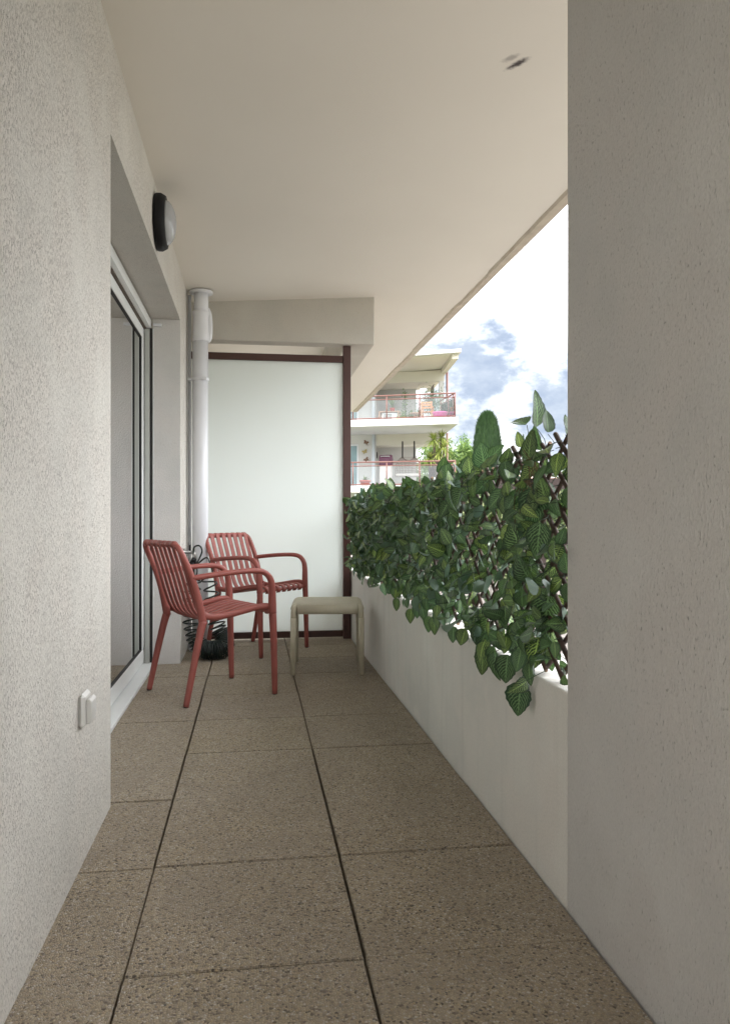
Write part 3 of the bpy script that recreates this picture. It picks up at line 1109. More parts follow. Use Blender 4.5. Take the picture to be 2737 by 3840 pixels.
obj('lattice', bm, ['stick', 'stick_cut'], tre)

# leaves
bm = BM()
uvl = bm.loops.layers.uv.new('leaf_uv')
rlay = bm.loops.layers.color.new('leaf_rand')
stems = []
COLS = (-1, -.55, 0, .55, 1)
VS = (0, .05, .12, .20, .29, .38, .47, .56, .65, .74, .82, .90, .96, 1.0)


def half_w(v):
    return (math.sin(math.pi * v ** .70)) ** .78 * (1 - .12 * v) if 0 < v < 1 else 0


def leaf(pos, tip, nrm, L, Wd, bend, fold, rnds):
    tip = tip.normalized()
    nrm = (nrm - tip * nrm.dot(tip))
    nrm = nrm.normalized() if nrm.length > 1e-4 else tip.orthogonal().normalized()
    s = tip.cross(nrm)
    wave = rl.uniform(0, 6.28)
    rows = []
    for iv, v in enumerate(VS):
        hw = half_w(v) * Wd / 2
        row = []
        for c in COLS:
            u = c * hw * (1 + (.09 if (iv % 2 and abs(c) == 1) else 0))
            h = fold * abs(u) * 1.0 - bend * L * v * v + .05 * L * abs(c) * math.sin(v * 9 + wave + c) * .35
            row.append(bm.verts.new(pos + tip * (v * L) + s * u + nrm * h))
        rows.append(row)
    for i in range(len(VS) - 1):
        for k in range(4):
            q = ((i, k), (i, k + 1), (i + 1, k + 1), (i + 1, k))
            f = bm.faces.new([rows[a][b] for a, b in q])
            f.smooth = True
            for l, (a, b) in zip(f.loops, q):
                l[uvl].uv = (.5 + COLS[b] / 2, VS[a])
                l[rlay] = (rnds[0], rnds[1], rnds[2], 1)


def scatter_leaf(y, z, x=None, L=None, face=None, tip=None, stem=True):
    """y, z in the plane of the panel; x offset from it (negative: towards the balcony)"""
    side = -1 if rl.random() < .72 else 1
    if x is None:
        x = side * abs(rl.gauss(.035, .03))
    big = L is not None
    L = L or rl.uniform(.040, .064) * (1.3 if rl.random() < .28 else 1)
    base = Vector((x, y - OY, z - OZ))
    if face is None:
        face = Vector((-1.0 if x < .01 else -.2, -.35, .45)) + rvec2() * rl.choice((.6, 1.1, 1.7))
    if face.dot(Vector((-.5, -.85, .15))) < 0 and rl.random() < .72:
        face = -face
    if tip is None:
        tip = Vector((rl.gauss(-.2, .4), rl.gauss(0, .9), rl.gauss(-.35, .8)))
    fmin = (base - tip.normalized() * 0)
    leaf(base, tip, face.normalized(), L, L * rl.uniform(.62, .88), rl.uniform(0, .22) if big else rl.uniform(-.2, .5), rl.uniform(.05, .28) if big else rl.uniform(-.15, .6), (rl.random(), rl.random(), rl.random()))
    if stem:
        b0 = base - tip.normalized() * .005
        stems.append((b0, Vector((x * .35 + rl.uniform(-.01, .01), base.y + rl.uniform(-.04, .04), min(base.z + rl.uniform(.0, .05), top_z(y) - OZ - .005)))))


def rvec2():
    while True:
        v = Vector((rl.uniform(-1, 1), rl.uniform(-1, 1), rl.uniform(-1, 1)))
        if .05 < v.length < 1:
            return v.normalized()


def dens_at(y, z):
    g = .5 + .5 * mnoise.noise((y * 2.6, z * 4.0, 2.0))
    near = min(1, max(0, (y - 1.95) / 1.6))
    return (.33 + .56 * near) * (.55 + .8 * g)


count = 0
while count < 2450:
    y = rl.uniform(TY0 + .0, TY1 - .075)
    z = rl.uniform(TZ0 + (.035 if y > 2.6 else .0), top_z(y) + .015)
    if rl.random() > dens_at(y, z):
        continue
    scatter_leaf(y, z)
    count += 1
# leaves breaking the top line
for y in [TY0 + .02 + i * .062 for i in range(64)]:
    if rl.random() < .6:
        scatter_leaf(y + rl.uniform(-.03, .03), top_z(y) + rl.uniform(-.01, .03), tip=Vector((rl.uniform(-.5, .3), rl.gauss(0, .6), rl.uniform(.0, 1.0))))
# leaves trailing over the inner edge of the wall
for i in range(26):
    y = TY0 + .02 + (TY1 - TY0 - .1) * rl.random() ** 1.25
    z = rl.uniform(.55, .63)
    scatter_leaf(y, z, x=rl.uniform(-.10, -.045), face=Vector((-1, -.55, .3)) + rvec2() * .5, tip=Vector((-.15, rl.gauss(0, .45), -1)))
for y, z, L in ((2.02, .495, .095), (2.08, .56, .085), (2.32, .535, .085), (2.38, .60, .07), (3.02, .545, .075), (3.06, .54, .07), (3.35, .56, .07), (3.4, .53, .07), (3.75, .54, .07), (2.7, .55, .06)):
    scatter_leaf(y, z, x=rl.uniform(-.088, -.062), L=L, face=Vector((-.8, -.8, .15)), tip=Vector((-.1, rl.uniform(-.25, .25), -1)))
# the large pale leaves standing up against the sky at the near end
for y, z, L, tip, face in ((1.985, 1.185, .098, (-.1, -.35, 1), (.6, -.9, .2)), (2.06, 1.20, .085, (-.2, .9, .35), (-.3, -.4, .9)), (1.89, 1.16, .06, (0, .1, 1), (.4, -.9, .2)),
                           (2.02, 1.10, .09, (.1, .15, 1), (.9, .5, -.2)), (2.20, 1.135, .10, (.2, .75, .1), (-.5, -.7, .5)), (2.42, 1.10, .095, (-.1, .35, 1), (-.5, -.9, .1)),
                           (2.62, 1.085, .085, (0, .4, .8), (-.4, -.9, .2)), (2.95, 1.085, .09, (0, .3, .9), (-.4, -.9, .3)), (2.75, 1.08, .085, (0, -.2, .9), (-.7, -.7, .2)),
                           (4.3, 1.075, .09, (0, .25, .9), (-.6, -.8, .2)), (4.9, 1.07, .09, (0, .2, .9), (-.6, -.8, .2)), (2.0, 1.02, .105, (-.1, .2, -1), (-.6, -.9, .2)), (2.12, .98, .095, (-.1, .6, -.5), (-.6, -.9, .3)),
                           (1.93, .93, .10, (-.1, .1, -1), (-.7, -.8, .3)), (1.95, .74, .105, (-.1, .15, -1), (-.7, -.8, .2)), (2.1, .85, .10, (-.1, .5, .6), (-.7, -.8, .2)), (2.0, .62, .10, (-.1, .3, -1), (-.6, -.9, .2))):
    scatter_leaf(y, z, x=rl.uniform(-.045, -.01), L=L, tip=Vector(tip), face=Vector(face))
for i in range(30):
    scatter_leaf(rl.uniform(TY0 + .02, 2.6), rl.uniform(.95, 1.115), x=rl.uniform(-.06, .02), face=Vector((-.6, -.9, .25)) + rvec2() * .8)
for i in range(26):
    scatter_leaf(rl.uniform(TY0 + .01, 2.25), rl.uniform(.56, .86), x=rl.uniform(-.06, .02), face=Vector((-.6, -.9, .25)) + rvec2() * .6)
obj('foliage', bm, 'leaf', tre)
bm = BM()
for a, b in stems:
    m = (a + b) / 2 + rvec2() * .006
    tube(bm, [a, m, b], .0011, 4, cap=False)
# long vines threaded through the lattice
for i in range(26):
    y = TY0 + .05 + i * .155
    z = rl.uniform(TZ0, TZ1 - .15)
    P = [Vector((rl.uniform(-.03, .02), y - OY, z - OZ))]
    for k in range(6):
        q_ = P[-1] + Vector((rl.uniform(-.012, .012), rl.uniform(-.09, .09), rl.uniform(.0, .10)))
        q_.z = min(q_.z, top_z(y) - OZ - rl.uniform(0, .03))
        P.append(q_)
    tube(bm, smooth_path([tuple(p) for p in P], 4), .0013, 5)
obj('stems', bm, 'leaf_stem', tre)
# loops of twine knotted at the near end
bm = BM()
ky, kz = 2.03, 1.055
for k in range(7):
    r1, r2 = rl.uniform(.018, .032), rl.uniform(.03, .055)
    dx, ph = rl.uniform(-.045, -.028), rl.uniform(-.5, .5)
    P = []
    for q in range(14):
        a = 2 * math.pi * q / 14
        u_, v_ = r1 * math.cos(a) + ph * .02, r2 * math.sin(a) + r2 * .4 * (1 if k % 2 else -1)
        P.append((dx + .006 * math.sin(3 * a + k), ky - OY + u_ * 1.4 + .35 * v_ * (1 if k % 3 else -1), kz - OZ + v_))
    tube(bm, P, .0013, 5, close=True)
for k in range(3):
    P = [(-.04, ky - OY, kz - OZ), (-.045, ky - OY + .03 * (k + 1), kz - OZ - .05), (-.035, ky - OY + .05 * (k + .4), kz - OZ - .11 - .02 * k)]
    tube(bm, smooth_path(P, 5), .0013, 5)
obj('twine', bm, 'twine', tre)

# ------------------------------------------------------------------ neighbouring apartment block
BO = Vector((3.85, 31.97))
EL = Vector((-.970, .245))
BD = Vector((-.032, .9995))
FZ0, FZ1 = 2.185, 4.99          # the two balcony floors


def BP(a, b):
    p = BO + EL * a + BD * b
    return Wc(p.x, p.y)


blk = thing('apartment_building', 'white apartment block with stacked balconies and a sloping roof beyond the trellis', 'building', (*BP(0, 0), -1.0))
BX, BY = BP(0, 0)


def bpart(name, mat, quads, parent=None, bevel=0, org=None, label=None):
    """quads: (a0, a1, b0, b1, z0, z1) in the block's own slanted plan"""
    b = BM()
    ox, oy, oz = org or (BX, BY, -1.0)
    for a0, a1, b0, b1, z0, z1 in quads:
        pl = [BP(a0, b0), BP(a1, b0), BP(a1, b1), BP(a0, b1)]
        z0_ = [q - oz for q in z0] if isinstance(z0, (list, tuple)) else z0 - oz
        z1_ = [q - oz for q in z1] if isinstance(z1, (list, tuple)) else z1 - oz
        prism(b, [(x - ox, y - oy) for x, y in pl], z0_, z1_)
    return obj(name, b, mat, parent or blk, bevel=bevel, label=label)


FB = 3.55      # plane of the facade behind the balconies
for zf in (FZ0, FZ1):
    bpart('balcony_slab', 'bwhite', [(0, 16, 0, FB + 5, zf - .29, zf)], bevel=.01)
RT = .024


def rz_(a, b, z):
    return z - RT * a + .012 * b


def roofq(a0, a1, b0, b1, za, zb):
    c = [(a0, b0), (a1, b0), (a1, b1), (a0, b1)]
    return (a0, a1, b0, b1, [rz_(a, b, za) for a, b in c], [rz_(a, b, zb) for a, b in c])


roof = bpart('roof', 'bwhite', [roofq(-.10, 16, -.15, FB + 6, 7.63, 7.77)])
bpart('roof_soffit', 'bcream', [roofq(.25, 16, .12, FB + 1, 7.60, 7.6285)], roof)
bpart('side_beam', 'bcream', [roofq(-.02, .24, .12, FB + 6, 7.42, 7.625)], roof)
# facades (each storey): wall, recess, header, column
for zf, zt in ((FZ0, FZ1 - .29), (FZ1, 7.59)):
    bpart('facade_wall', 'bwhite', [(3.30, 4.16, FB, FB + .3, zf, zt), (4.1605, 5.9, FB, FB + .3, zf + 2.10, zt), (5.9005, 16, FB, FB + .3, zf, zt),
                                    (3.30, 3.5, FB + .3005, FB + 2.6, zf, zt), (1.15, 3.2995, FB + 2.6, FB + 2.9, zf, zt)])
    bpart('header_beam', 'bcream', [(.10, 3.2995, FB, FB + .28, zt - .50, zt - .002)])
    bpart('inner_beam', 'bcream', [(.95, 1.15, FB + .285, FB + 2.9, zt - .42, zt - .002)])
    bpart('column', 'bwhite', [(.11, .33, FB + .02, FB + .24, zf, zt - .501)])
    bpart('recess_ceiling', 'bcream', [(.35, 3.29, FB + .285, FB + 2.59, zt - .40, zt - .39)])
    win = bpart('window', 'white_pvc', [(4.17, 4.24, FB + .06, FB + .14, zf, zf + 2.09), (5.82, 5.89, FB + .06, FB + .14, zf, zf + 2.09), (4.241, 5.819, FB + .06, FB + .14, zf + 2.02, zf + 2.09)])
    bpart('pane', 'teal_glass', [(4.241, 5.819, FB + .10, FB + .11, zf, zf + 2.019)], win)
bpart('rear_wall', 'bwhite', [(3.6, 16, FB + 4.6, FB + 4.9, -1.0, 7.4)])
bpart('base_wall', 'bwhite', [(.6, 16, 1.2, FB + 4.5, -1.0, FZ0 - .29)])
bpart('side_door', 'greige', [(3.20, 3.2995, FB + 1.5, FB + 2.2, FZ0, FZ0 + 1.62)])
bpart('side_door', 'greige', [(3.20, 3.2995, FB + 1.0, FB + 1.7, FZ1, FZ1 + 1.9)])


def bpipe(name, mat, a, b, z0, z1, r):
    m_ = BM()
    x, y = BP(a, b)
    tube(m_, [(x - BX, y - BY, z0 + 1), (x - BX, y - BY, z1 + 1)], r, 10)
    return obj(name, m_, mat, blk)


bpipe('downpipe', 'downpipe', 3.45, FB - .10, -1, FZ1 - .295, .07)
bpipe('downpipe', 'downpipe', 3.45, FB - .10, FZ1, 7.50, .07)
bpipe('corner_pipe', 'rail_red', -.03, FB + .05, -1, FZ1 - .295, .055)
bpipe('corner_pipe', 'rail_red', -.03, FB + .05, FZ1, 7.50, .055)
bpart('blind', 'sun_blind', [(.52, .55, FB + .5, FB + 1.6, FZ1 + .2, FZ1 + 2.05)])
bpart('dark_post', 'brown_col', [(.42, .75, FB + .45, FB + .75, FZ0, FZ0 + 1.70)])


def brail(zf, label, side_end):
    x0, y0 = BP(.12, .10)
    t = thing('balcony_railing', label, 'railing', (x0, y0, zf), group='red brown balcony railings across the way')
    cnr = BO + EL * .12 + BD * .10
    sx, sy = Wc(*side_end)

    def loc(a):
        x, y = BP(a, .10)
        return (x - x0, y - y0)
    far = loc(15)
    sd = (sx - x0, sy - y0)
    b = BM()
    for z, r in ((1.0, .032), (.84, .022), (.05, .026)):
        tube(b, [(0, 0, z), (*far, z)], r, 8)
        tube(b, [(0, 0, z), (*sd, z)], r, 8)
    obj('rails', b, 'rail_red', t)
    for a in (.12, 1.61, 3.02, 4.5, 6.0, 7.5):
        b = BM()
        p = loc(a)
        tube(b, [(*p, 0), (*p, 1.0)], .026, 8)
        obj('post', b, 'rail_red', t)
    for f in (.12, .45, 1.0):
        b = BM()
        tube(b, [(sd[0] * f, sd[1] * f, 0), (sd[0] * f, sd[1] * f, 1.0)], .026, 8)
        obj('post', b, 'rail_red', t)
    b = BM()
    for p in (far, sd):
        d = Vector(p).normalized()
        nn = Vector((-d.y, d.x)) * .005
        q = [(d.x * .05 + nn.x, d.y * .05 + nn.y), (p[0] + nn.x, p[1] + nn.y), (p[0] - nn.x, p[1] - nn.y), (d.x * .05 - nn.x, d.y * .05 - nn.y)]
        prism(b, q, .10, .80)
    obj('glass_panel', b, 'rail_glass', t)
    return t


brail(FZ1, 'red brown tube and glass railing round the upper balcony of the white block', (3.34, 34.2))
brail(FZ0, 'red brown tube and glass railing of the lower balcony, partly behind the ivy', (3.34, 34.2))


# small things on those balconies
def at(a, b, z, name, label, cat, group=None):
    x, y = BP(a, b)
    return thing(name, label, cat, (x, y, z), -math.atan2(.245, .97) - YAW + .0, group)


def lbox(name, mat, parent, qs, bevel=.006):
    b = BM()
    for q in qs:
        box(b, *q)
    return obj(name, b, mat, parent, bevel=bevel)


t = at(2.72, 2.6, FZ1, 'potting_table', 'pale wooden table standing over the grey unit on the upper balcony', 'table')
lbox('table_top', 'tan_wood', t, [(-.48, .48, -.25, .25, .60, .64)])
for x in (-.45, .45):
    for y in (-.22, .22):
        b = BM()
        tube(b, [(x * 1.06, y, 0), (x * .96, y, .60)], .03, 8)
        obj('leg', b, 'tan_wood', t)
t = at(2.70, 2.55, FZ1, 'outdoor_unit', 'grey ventilation unit with a dark grille under the wooden table', 'unit')
lbox('casing', 'ac_grey', t, [(-.36, .36, -.15, .15, .02, .56)], .02)
lbox('grille', 'grille', t, [(-.28, .10, -.158, -.151, .08 + k * .065, .115 + k * .065) for k in range(7)], 0)
t = at(2.60, 2.6, FZ1 + .641, 'spiky_plant', 'spiky leaved pot plant on the wooden table of the upper balcony', 'plant')
b = BM()
lathe(b, [(.09, 0), (.12, .16), (.125, .17), (.11, .17)], seg=14)
obj('pot', b, 'red_pot', t)


def rosette(name, parent, mat, centre, n, ln, wd, rng, droop=.5, up=.25):
    b = BM()
    ly = b.loops.layers.color.new('leaf_rand')
    for i in range(n):
        a = rng.uniform(0, 6.283)
        e_ = rng.uniform(-droop, 1.4)
        d = Vector((math.cos(a) * math.cos(e_), math.sin(a) * math.cos(e_), math.sin(e_) + up)).normalized()
        L = ln * rng.uniform(.7, 1.1)
        side = d.cross(Vector((0, 0, 1)))
        side = side.normalized() if side.length > .05 else Vector((1, 0, 0))
        rd = rng.random()
        P = [Vector(centre) + d * (L * t_) + Vector((0, 0, -droop * .5 * L * t_ * t_)) for t_ in (.04, .35, .7, 1.0)]
        wv = [wd * .6, wd, wd * .6, .002]
        prv = None
        for p, w_ in zip(P, wv):
            cur = (b.verts.new(p - side * w_ / 2), b.verts.new(p + side * w_ / 2))
            if prv:
                f = b.faces.new((prv[0], prv[1], cur[1], cur[0]))
                for l in f.loops:
                    l[ly] = (rd, 0, 0, 1)
            prv = cur
    return obj(name, b, mat, parent)


rg = random.Random(5)
rosette('foliage', t, 'pot_green', (0, 0, .17), 60, .62, .035, rg, .5, .35)


def leafy(name, parent, mat, pts, n, spread, ln, wd, rng, updir=.3):
    b = BM()
    ly = b.loops.layers.color.new('leaf_rand')
    items = []
    for i in range(n):
        c = Vector(rng.choice(pts)) if not callable(pts) else pts(rng)
        off = Vector((rng.gauss(0, 1), rng.gauss(0, 1), rng.gauss(0, 1))) * spread
        d = (rvec() + Vector((0, 0, updir))).normalized()
        items.append((c + off, d, rvec(), ln * rng.uniform(.6, 1.2), wd * rng.uniform(.7, 1.2), rng.random()))
    leaf_tris(b, items, ly)
    return obj(name, b, mat, parent)


t = at(2.20, 1.9, FZ1, 'bowl_planter', 'yellow bowl planter on the floor of the upper balcony', 'planter')
b = BM()
lathe(b, [(.16, 0), (.25, .10), (.28, .24), (.29, .25), (.26, .25)], seg=18)
obj('bowl', b, 'yellow_pot', t)
leafy('foliage', t, 'pot_green', [(0, 0, .30)], 90, .10, .12, .05, rg)
t = at(1.95, 3.6, FZ1, 'climbing_plant', 'thin climbing plant trained up a stake on the upper balcony', 'plant')
b = BM()
tube(b, [(0, 0, 0), (.01, 0, 1.72)], .015, 6)
obj('stake', b, 'trunk', t)
leafy('foliage', t, 'pot_green', [(0, 0, .2 + .1 * k) for k in range(15)] + [(0, 0, .2 + .05 * k) for k in range(8)], 420, .07, .10, .05, rg)
t = at(1.62, 3.2, FZ1, 'pot_shrub', 'low green shrub in a pot beside the climbing plant', 'plant')
b = BM()
lathe(b, [(.13, 0), (.17, .26), (.15, .26)], seg=14)
obj('pot', b, 'ac_grey', t)
leafy('foliage', t, 'pot_green', [(0, 0, .45), (.1, 0, .4), (-.12, 0, .5), (0, .1, .55)], 240, .10, .11, .05, rg)
t = at(1.12, 1.5, FZ1, 'garden_chair', 'orange wooden garden chair on the upper balcony', 'chair')
lbox('seat', 'orange_wood', t, [(-.24, .24, -.22 + k * .075, -.16 + k * .075, .41, .435) for k in range(6)], 0)
lbox('backrest', 'orange_wood', t, [(-.24, .24, -.262, -.238, .55 + k * .11, .62 + k * .11) for k in range(3)], 0)
for x in (-.22, .22):
    lbox('leg', 'orange_wood', t, [(x - .02, x + .02, -.237, -.197, 0, .86)], 0)
    lbox('leg', 'orange_wood', t, [(x - .02, x + .02, .18, .22, 0, .64)], 0)
    lbox('armrest', 'orange_wood', t, [(x - .03, x + .03, -.196, .23, .641, .665)], 0)
t = at(1.62, 1.7, FZ1, 'bistro_table', 'small wooden table beside the orange garden chair', 'table')
b = BM()
lathe(b, [(.005, .40), (.27, .40), (.28, .42), (.27, .43), (.005, .43)], seg=20)
obj('table_top', b, 'tan_wood', t)
b = BM()
for k in range(3):
    a = k * 2.094
    tube(b, [(.03 * math.cos(a), .03 * math.sin(a), .40), (.2 * math.cos(a), .2 * math.sin(a), 0)], .018, 6)
obj('legs', b, 'tan_wood', t)
t = at(.62, 1.1, FZ1, 'flower_pot', 'large bright pink flower pot at the corner of the upper balcony', 'pot')
b = BM()
lathe(b, [(.22, 0), (.31, .30), (.33, .31), (.33, .36), (.29, .36), (.28, .28)], seg=22)
obj('pot', b, 'pink', t)
t = at(.80, 2.6, FZ1, 'potted_bush', 'big bushy grey green plant in the corner of the upper balcony', 'plant')
b = BM()
lathe(b, [(.2, 0), (.27, .42), (.24, .42)], seg=18)
obj('pot', b, 'ac_grey', t)
leafy('foliage', t, 'bush', lambda r_: Vector((r_.gauss(0, .30), r_.gauss(0, .26), .95 + r_.gauss(0, .30))), 2100, .05, .13, .028, rg, .5)
t = at(1.38, 2.7, FZ1, 'potted_palm', 'small pot palm between the garden chair and the big bush', 'plant')
b = BM()
lathe(b, [(.12, 0), (.16, .3), (.14, .3)], seg=14)
obj('pot', b, 'red_pot', t)
rosette('foliage', t, 'pot_green', (0, 0, .38), 46, .52, .04, rg, .3, .5)
# lower balcony
t = at(2.92, 2.2, FZ0, 'storage_cabinet', 'greige balcony cabinet topped by a dark plum barbecue with rounded lid', 'cabinet')
lbox('cabinet', 'greige', t, [(-.25, .25, -.20, .20, 0, .98)], .01)
lbox('barbecue_body', 'plum', t, [(-.28, .28, -.23, .23, .985, 1.27)], .02)
b = BM()
lathe(b, [(.001, -.29), (.17, -.29), (.20, -.26), (.20, .26), (.17, .29), (.001, .29)], seg=20, axis='X', base=(0, 0, 1.255))
obj('lid', b, 'plum', t)
b = BM()
tube(b, smooth_path([(-.2, -.17, 1.36), (-.17, -.22, 1.38), (.17, -.22, 1.38), (.2, -.17, 1.36)], 4), .015, 6)
obj('lid_handle', b, 'ac_grey', t)
x, y = BP(3.298, FB + .9)
t = thing('wall_lamp', 'small black lamp on the white wall of the lower balcony across the way', 'wall lamp', (x, y, FZ0 + 1.62), 0)
b = BM()
lathe(b, [(.10, .0), (.17, .005), (.17, .05), (.15, .08), (.01, .082)], seg=20, axis='X')
obj('base_ring', b, 'black_gloss', t)
t = at(1.86, 2.7, FZ0, 'hanging_chair', 'round rattan hanging loveseat on two dark ropes on the lower balcony', 'hanging chair')
b = BM()
for k in range(19):          # woven vertical ribs of the shell
    u_ = -1 + 2 * k / 18
    P = []
    for q in range(9):
        v_ = q / 8
        ph = (v_ * 1.35 - .35)
        wx = u_ * .60 * math.sqrt(max(.02, 1 - (max(0, ph)) ** 2.4 * .72))
        P.append((wx, .35 * math.cos(min(1, abs(u_)) * 1.3) * (1 - .25 * ph) - .1, (.72 + ph * .66) - (.12 * (1 - u_ * u_) * (1 if q == 8 else 0))))
    tube(b, P, .011, 5)
for q in range(13):
    v_ = q / 12
    ph = v_ * 1.35 - .35
    P = []
    for k in range(17):
        u_ = -1 + 2 * k / 16
        wx = u_ * .60 * math.sqrt(max(.02, 1 - (max(0, ph)) ** 2.4 * .72))
        P.append((wx, .35 * math.cos(min(1, abs(u_)) * 1.3) * (1 - .25 * ph) - .1, .72 + ph * .66))
    tube(b, P, .011, 5)
obj('rattan_shell', b, 'rattan', t)
lbox('cushion', 'greige', t, [(-.52, .52, -.30, .22, .50, .62)], .05)
for x in (-.27, .27):
    b = BM()
    tube(b, [(x, .02, 1.33), (x, .02, FZ1 - .30 - .41 - FZ0)], .033, 8)
    obj('rope', b, 'black', t)
    b = BM()
    tube(b, smooth_path([(x - .2, .1, 1.20), (x, .03, 1.36), (x + .2, .1, 1.20)], 4), .013, 6)
    obj('hanger', b, 'rattan', t)
t = at(3.93, 1.0, FZ0, 'flower_pot', 'red flower pot with leaves behind the lower railing', 'pot')
b = BM()
lathe(b, [(.15, 0), (.22, .20), (.25, .21), (.25, .27), (.2, .27)], seg=20)
obj('pot', b, 'red_pot', t)
rosette('foliage', t, 'pot_green', (0, 0, .26), 26, .30, .05, rg, .2, .2)
for (a, zz_, mt, lab) in ((3.80, 2.15, 'rust', 'rusty metal butterfly ornament, topmost on the white wall'), (3.86, 1.72, 'yellow_metal', 'yellowed metal butterfly ornament between the two rusty ones'),
                          (3.78, 1.35, 'rust', 'rusty metal butterfly ornament, lowest on the white wall')):
    x, y = BP(a, FB - .03)
    t = thing('butterfly_ornament', lab, 'wall ornament', (x, y, FZ0 + zz_), -math.atan2(.245, .97) - YAW, 'metal butterflies on the white wall')
    t.scale = (.62, .62, .62)
    t.rotation_euler[1] = R({'topmost': 25, 'between': -20}.get(lab.split(',')[-1].split()[0] if ',' in lab else 'between', -35))
    b = BM()
    for s in (-1, 1):
        for (cx, cz_, ra, rb, tl) in ((.11 * s, .07, .105, .075, .5 * s), (.085 * s, -.06, .075, .055, -.5 * s)):
            vs = []
            for dy in (-.008, .008):
                vs.append([b.verts.new((cx + ra * math.cos(q * .4488) * math.cos(tl) - rb * math.sin(q * .4488) * math.sin(tl), dy + abs(cx) * -.3, cz_ + ra * math.cos(q * .4488) * math.sin(tl) + rb * math.sin(q * .4488) * math.cos(tl))) for q in range(14)])
            b.faces.new(vs[0])
            b.faces.new(list(reversed(vs[1])))
            for q in range(14):
                b.faces.new((vs[0][q], vs[1][q], vs[1][(q + 1) % 14], vs[0][(q + 1) % 14]))
    obj('wings', b, mt, t)
    b = BM()
    tube(b, [(0, -.01, -.10), (0, -.015, .10)], [.008, .02], 6)
    if mt == 'rust':
        tube(b, smooth_path([(.05, -.01, -.08), (.14, -.01, -.20), (.24, -.01, -.14), (.22, -.01, -.04)], 4), .010, 5)
    tube(b, [(0, -.01, .10), (-.04, -.01, .17)], .005, 5)
    tube(b, [(0, -.01, .10), (.04, -.01, .17)], .005, 5)
    obj('body', b, mt, t)
# yucca standing in front of the column
x, y = BP(.72, .8)
t = thing('yucca', 'yellow green yucca tree with spiky heads beside the lower balcony column', 'tree', (x, y, FZ0))
heads = [((-.22, .0, 1.95), .60), ((.14, .1, 2.06), .60), ((.22, -.05, 1.62), .55), ((-.35, .1, 1.18), .50), ((-.02, 0, 1.36), .5)]
b = BM()
lathe(b, [(.2, 0), (.26, .36), (.23, .36)], seg=18)
obj('pot', b, 'ac_grey', t)
b = BM()
for c, l in heads:
    tube(b, smooth_path([(0, 0, .3), (c[0] * .4, c[1] * .5, .8), (c[0] * .9, c[1], c[2] - .3), c], 5), [.07] * 6 + [.05] * 10, 8)
obj('trunk', b, 'trunk', t)
b0 = rosette('crown', t, 'yucca', heads[0][0], 95, heads[0][1], .045, rg, .75, .1)
for c, l in heads[1:]:
    rosette('crown', t, 'yucca', c, 95, l, .045, rg, .75, .1)

# ------------------------------------------------------------------ cypress, trees, hedge, fence beyond
rc = random.Random(8)


def cypress(label, r, d, h, rad, n, shape, group=None):
    x, y = Wc(r, d)
    t = thing('cypress_tree', label, 'tree', (x, y, -1.0), 0, group)
    b = BM()
    tube(b, [(0, 0, 0), (0, 0, h * .5)], [.14, .06], 8)
    obj('trunk', b, 'trunk', t)
    b = BM()
    ly = b.loops.layers.color.new('leaf_rand')
    items = []
    prof = []
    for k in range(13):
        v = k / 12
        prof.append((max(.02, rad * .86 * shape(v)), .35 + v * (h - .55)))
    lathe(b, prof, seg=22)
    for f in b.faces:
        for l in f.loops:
            l[ly] = (.0, 0, 0, 1)  # darkest green on the core stands in for shade between the wisps
    for i in range(n):
        v = rc.random()
        a = rc.uniform(0, 6.283)
        clump = .5 + .5 * mnoise.noise((math.cos(a) * 4.2, math.sin(a) * 4.2, v * 5))
        rr = rad * shape(v) * (.91 + .13 * clump * rc.random() + rc.gauss(0, .012))
        p = Vector((rr * math.cos(a), rr * math.sin(a), .35 + v * (h - .45)))
        out = Vector((math.cos(a), math.sin(a), 0))
        dirn = (Vector((0, 0, 1)) + out * rc.uniform(.05, .35 + .5 * max(0, v - .85) * 6) + rvec() * .18).normalized()
        items.append((p, dirn, (out + rvec() * .5).normalized(), rc.uniform(.10, .24), rc.uniform(.015, .032), min(1, max(0, .15 + .75 * clump * rc.random() + .1 * v))))
    leaf_tris(b, items, ly)
    obj('crown', b, 'cypress', t)
    return t


def col_shape(v):
    return (min(1, .80 + .30 * v) if v < .55 else max(.0, 1 - max(0, (v - .62) / .38) ** 2.6) ** .5 * .965 + .0) if v < 1 else .03


cypress('clipped dark green columnar cypress with rounded top standing behind the trellis', (1826 - 1368) / 2905 * 28, 28, 5.66, .53, 26000, col_shape)
cypress('thin pointed cypress far away, its tip just above the ivy', (1961 - 1368) / 2905 * 62, 62, 8.4, .30, 2500, lambda v: max(.02, (1 - v) ** .6))


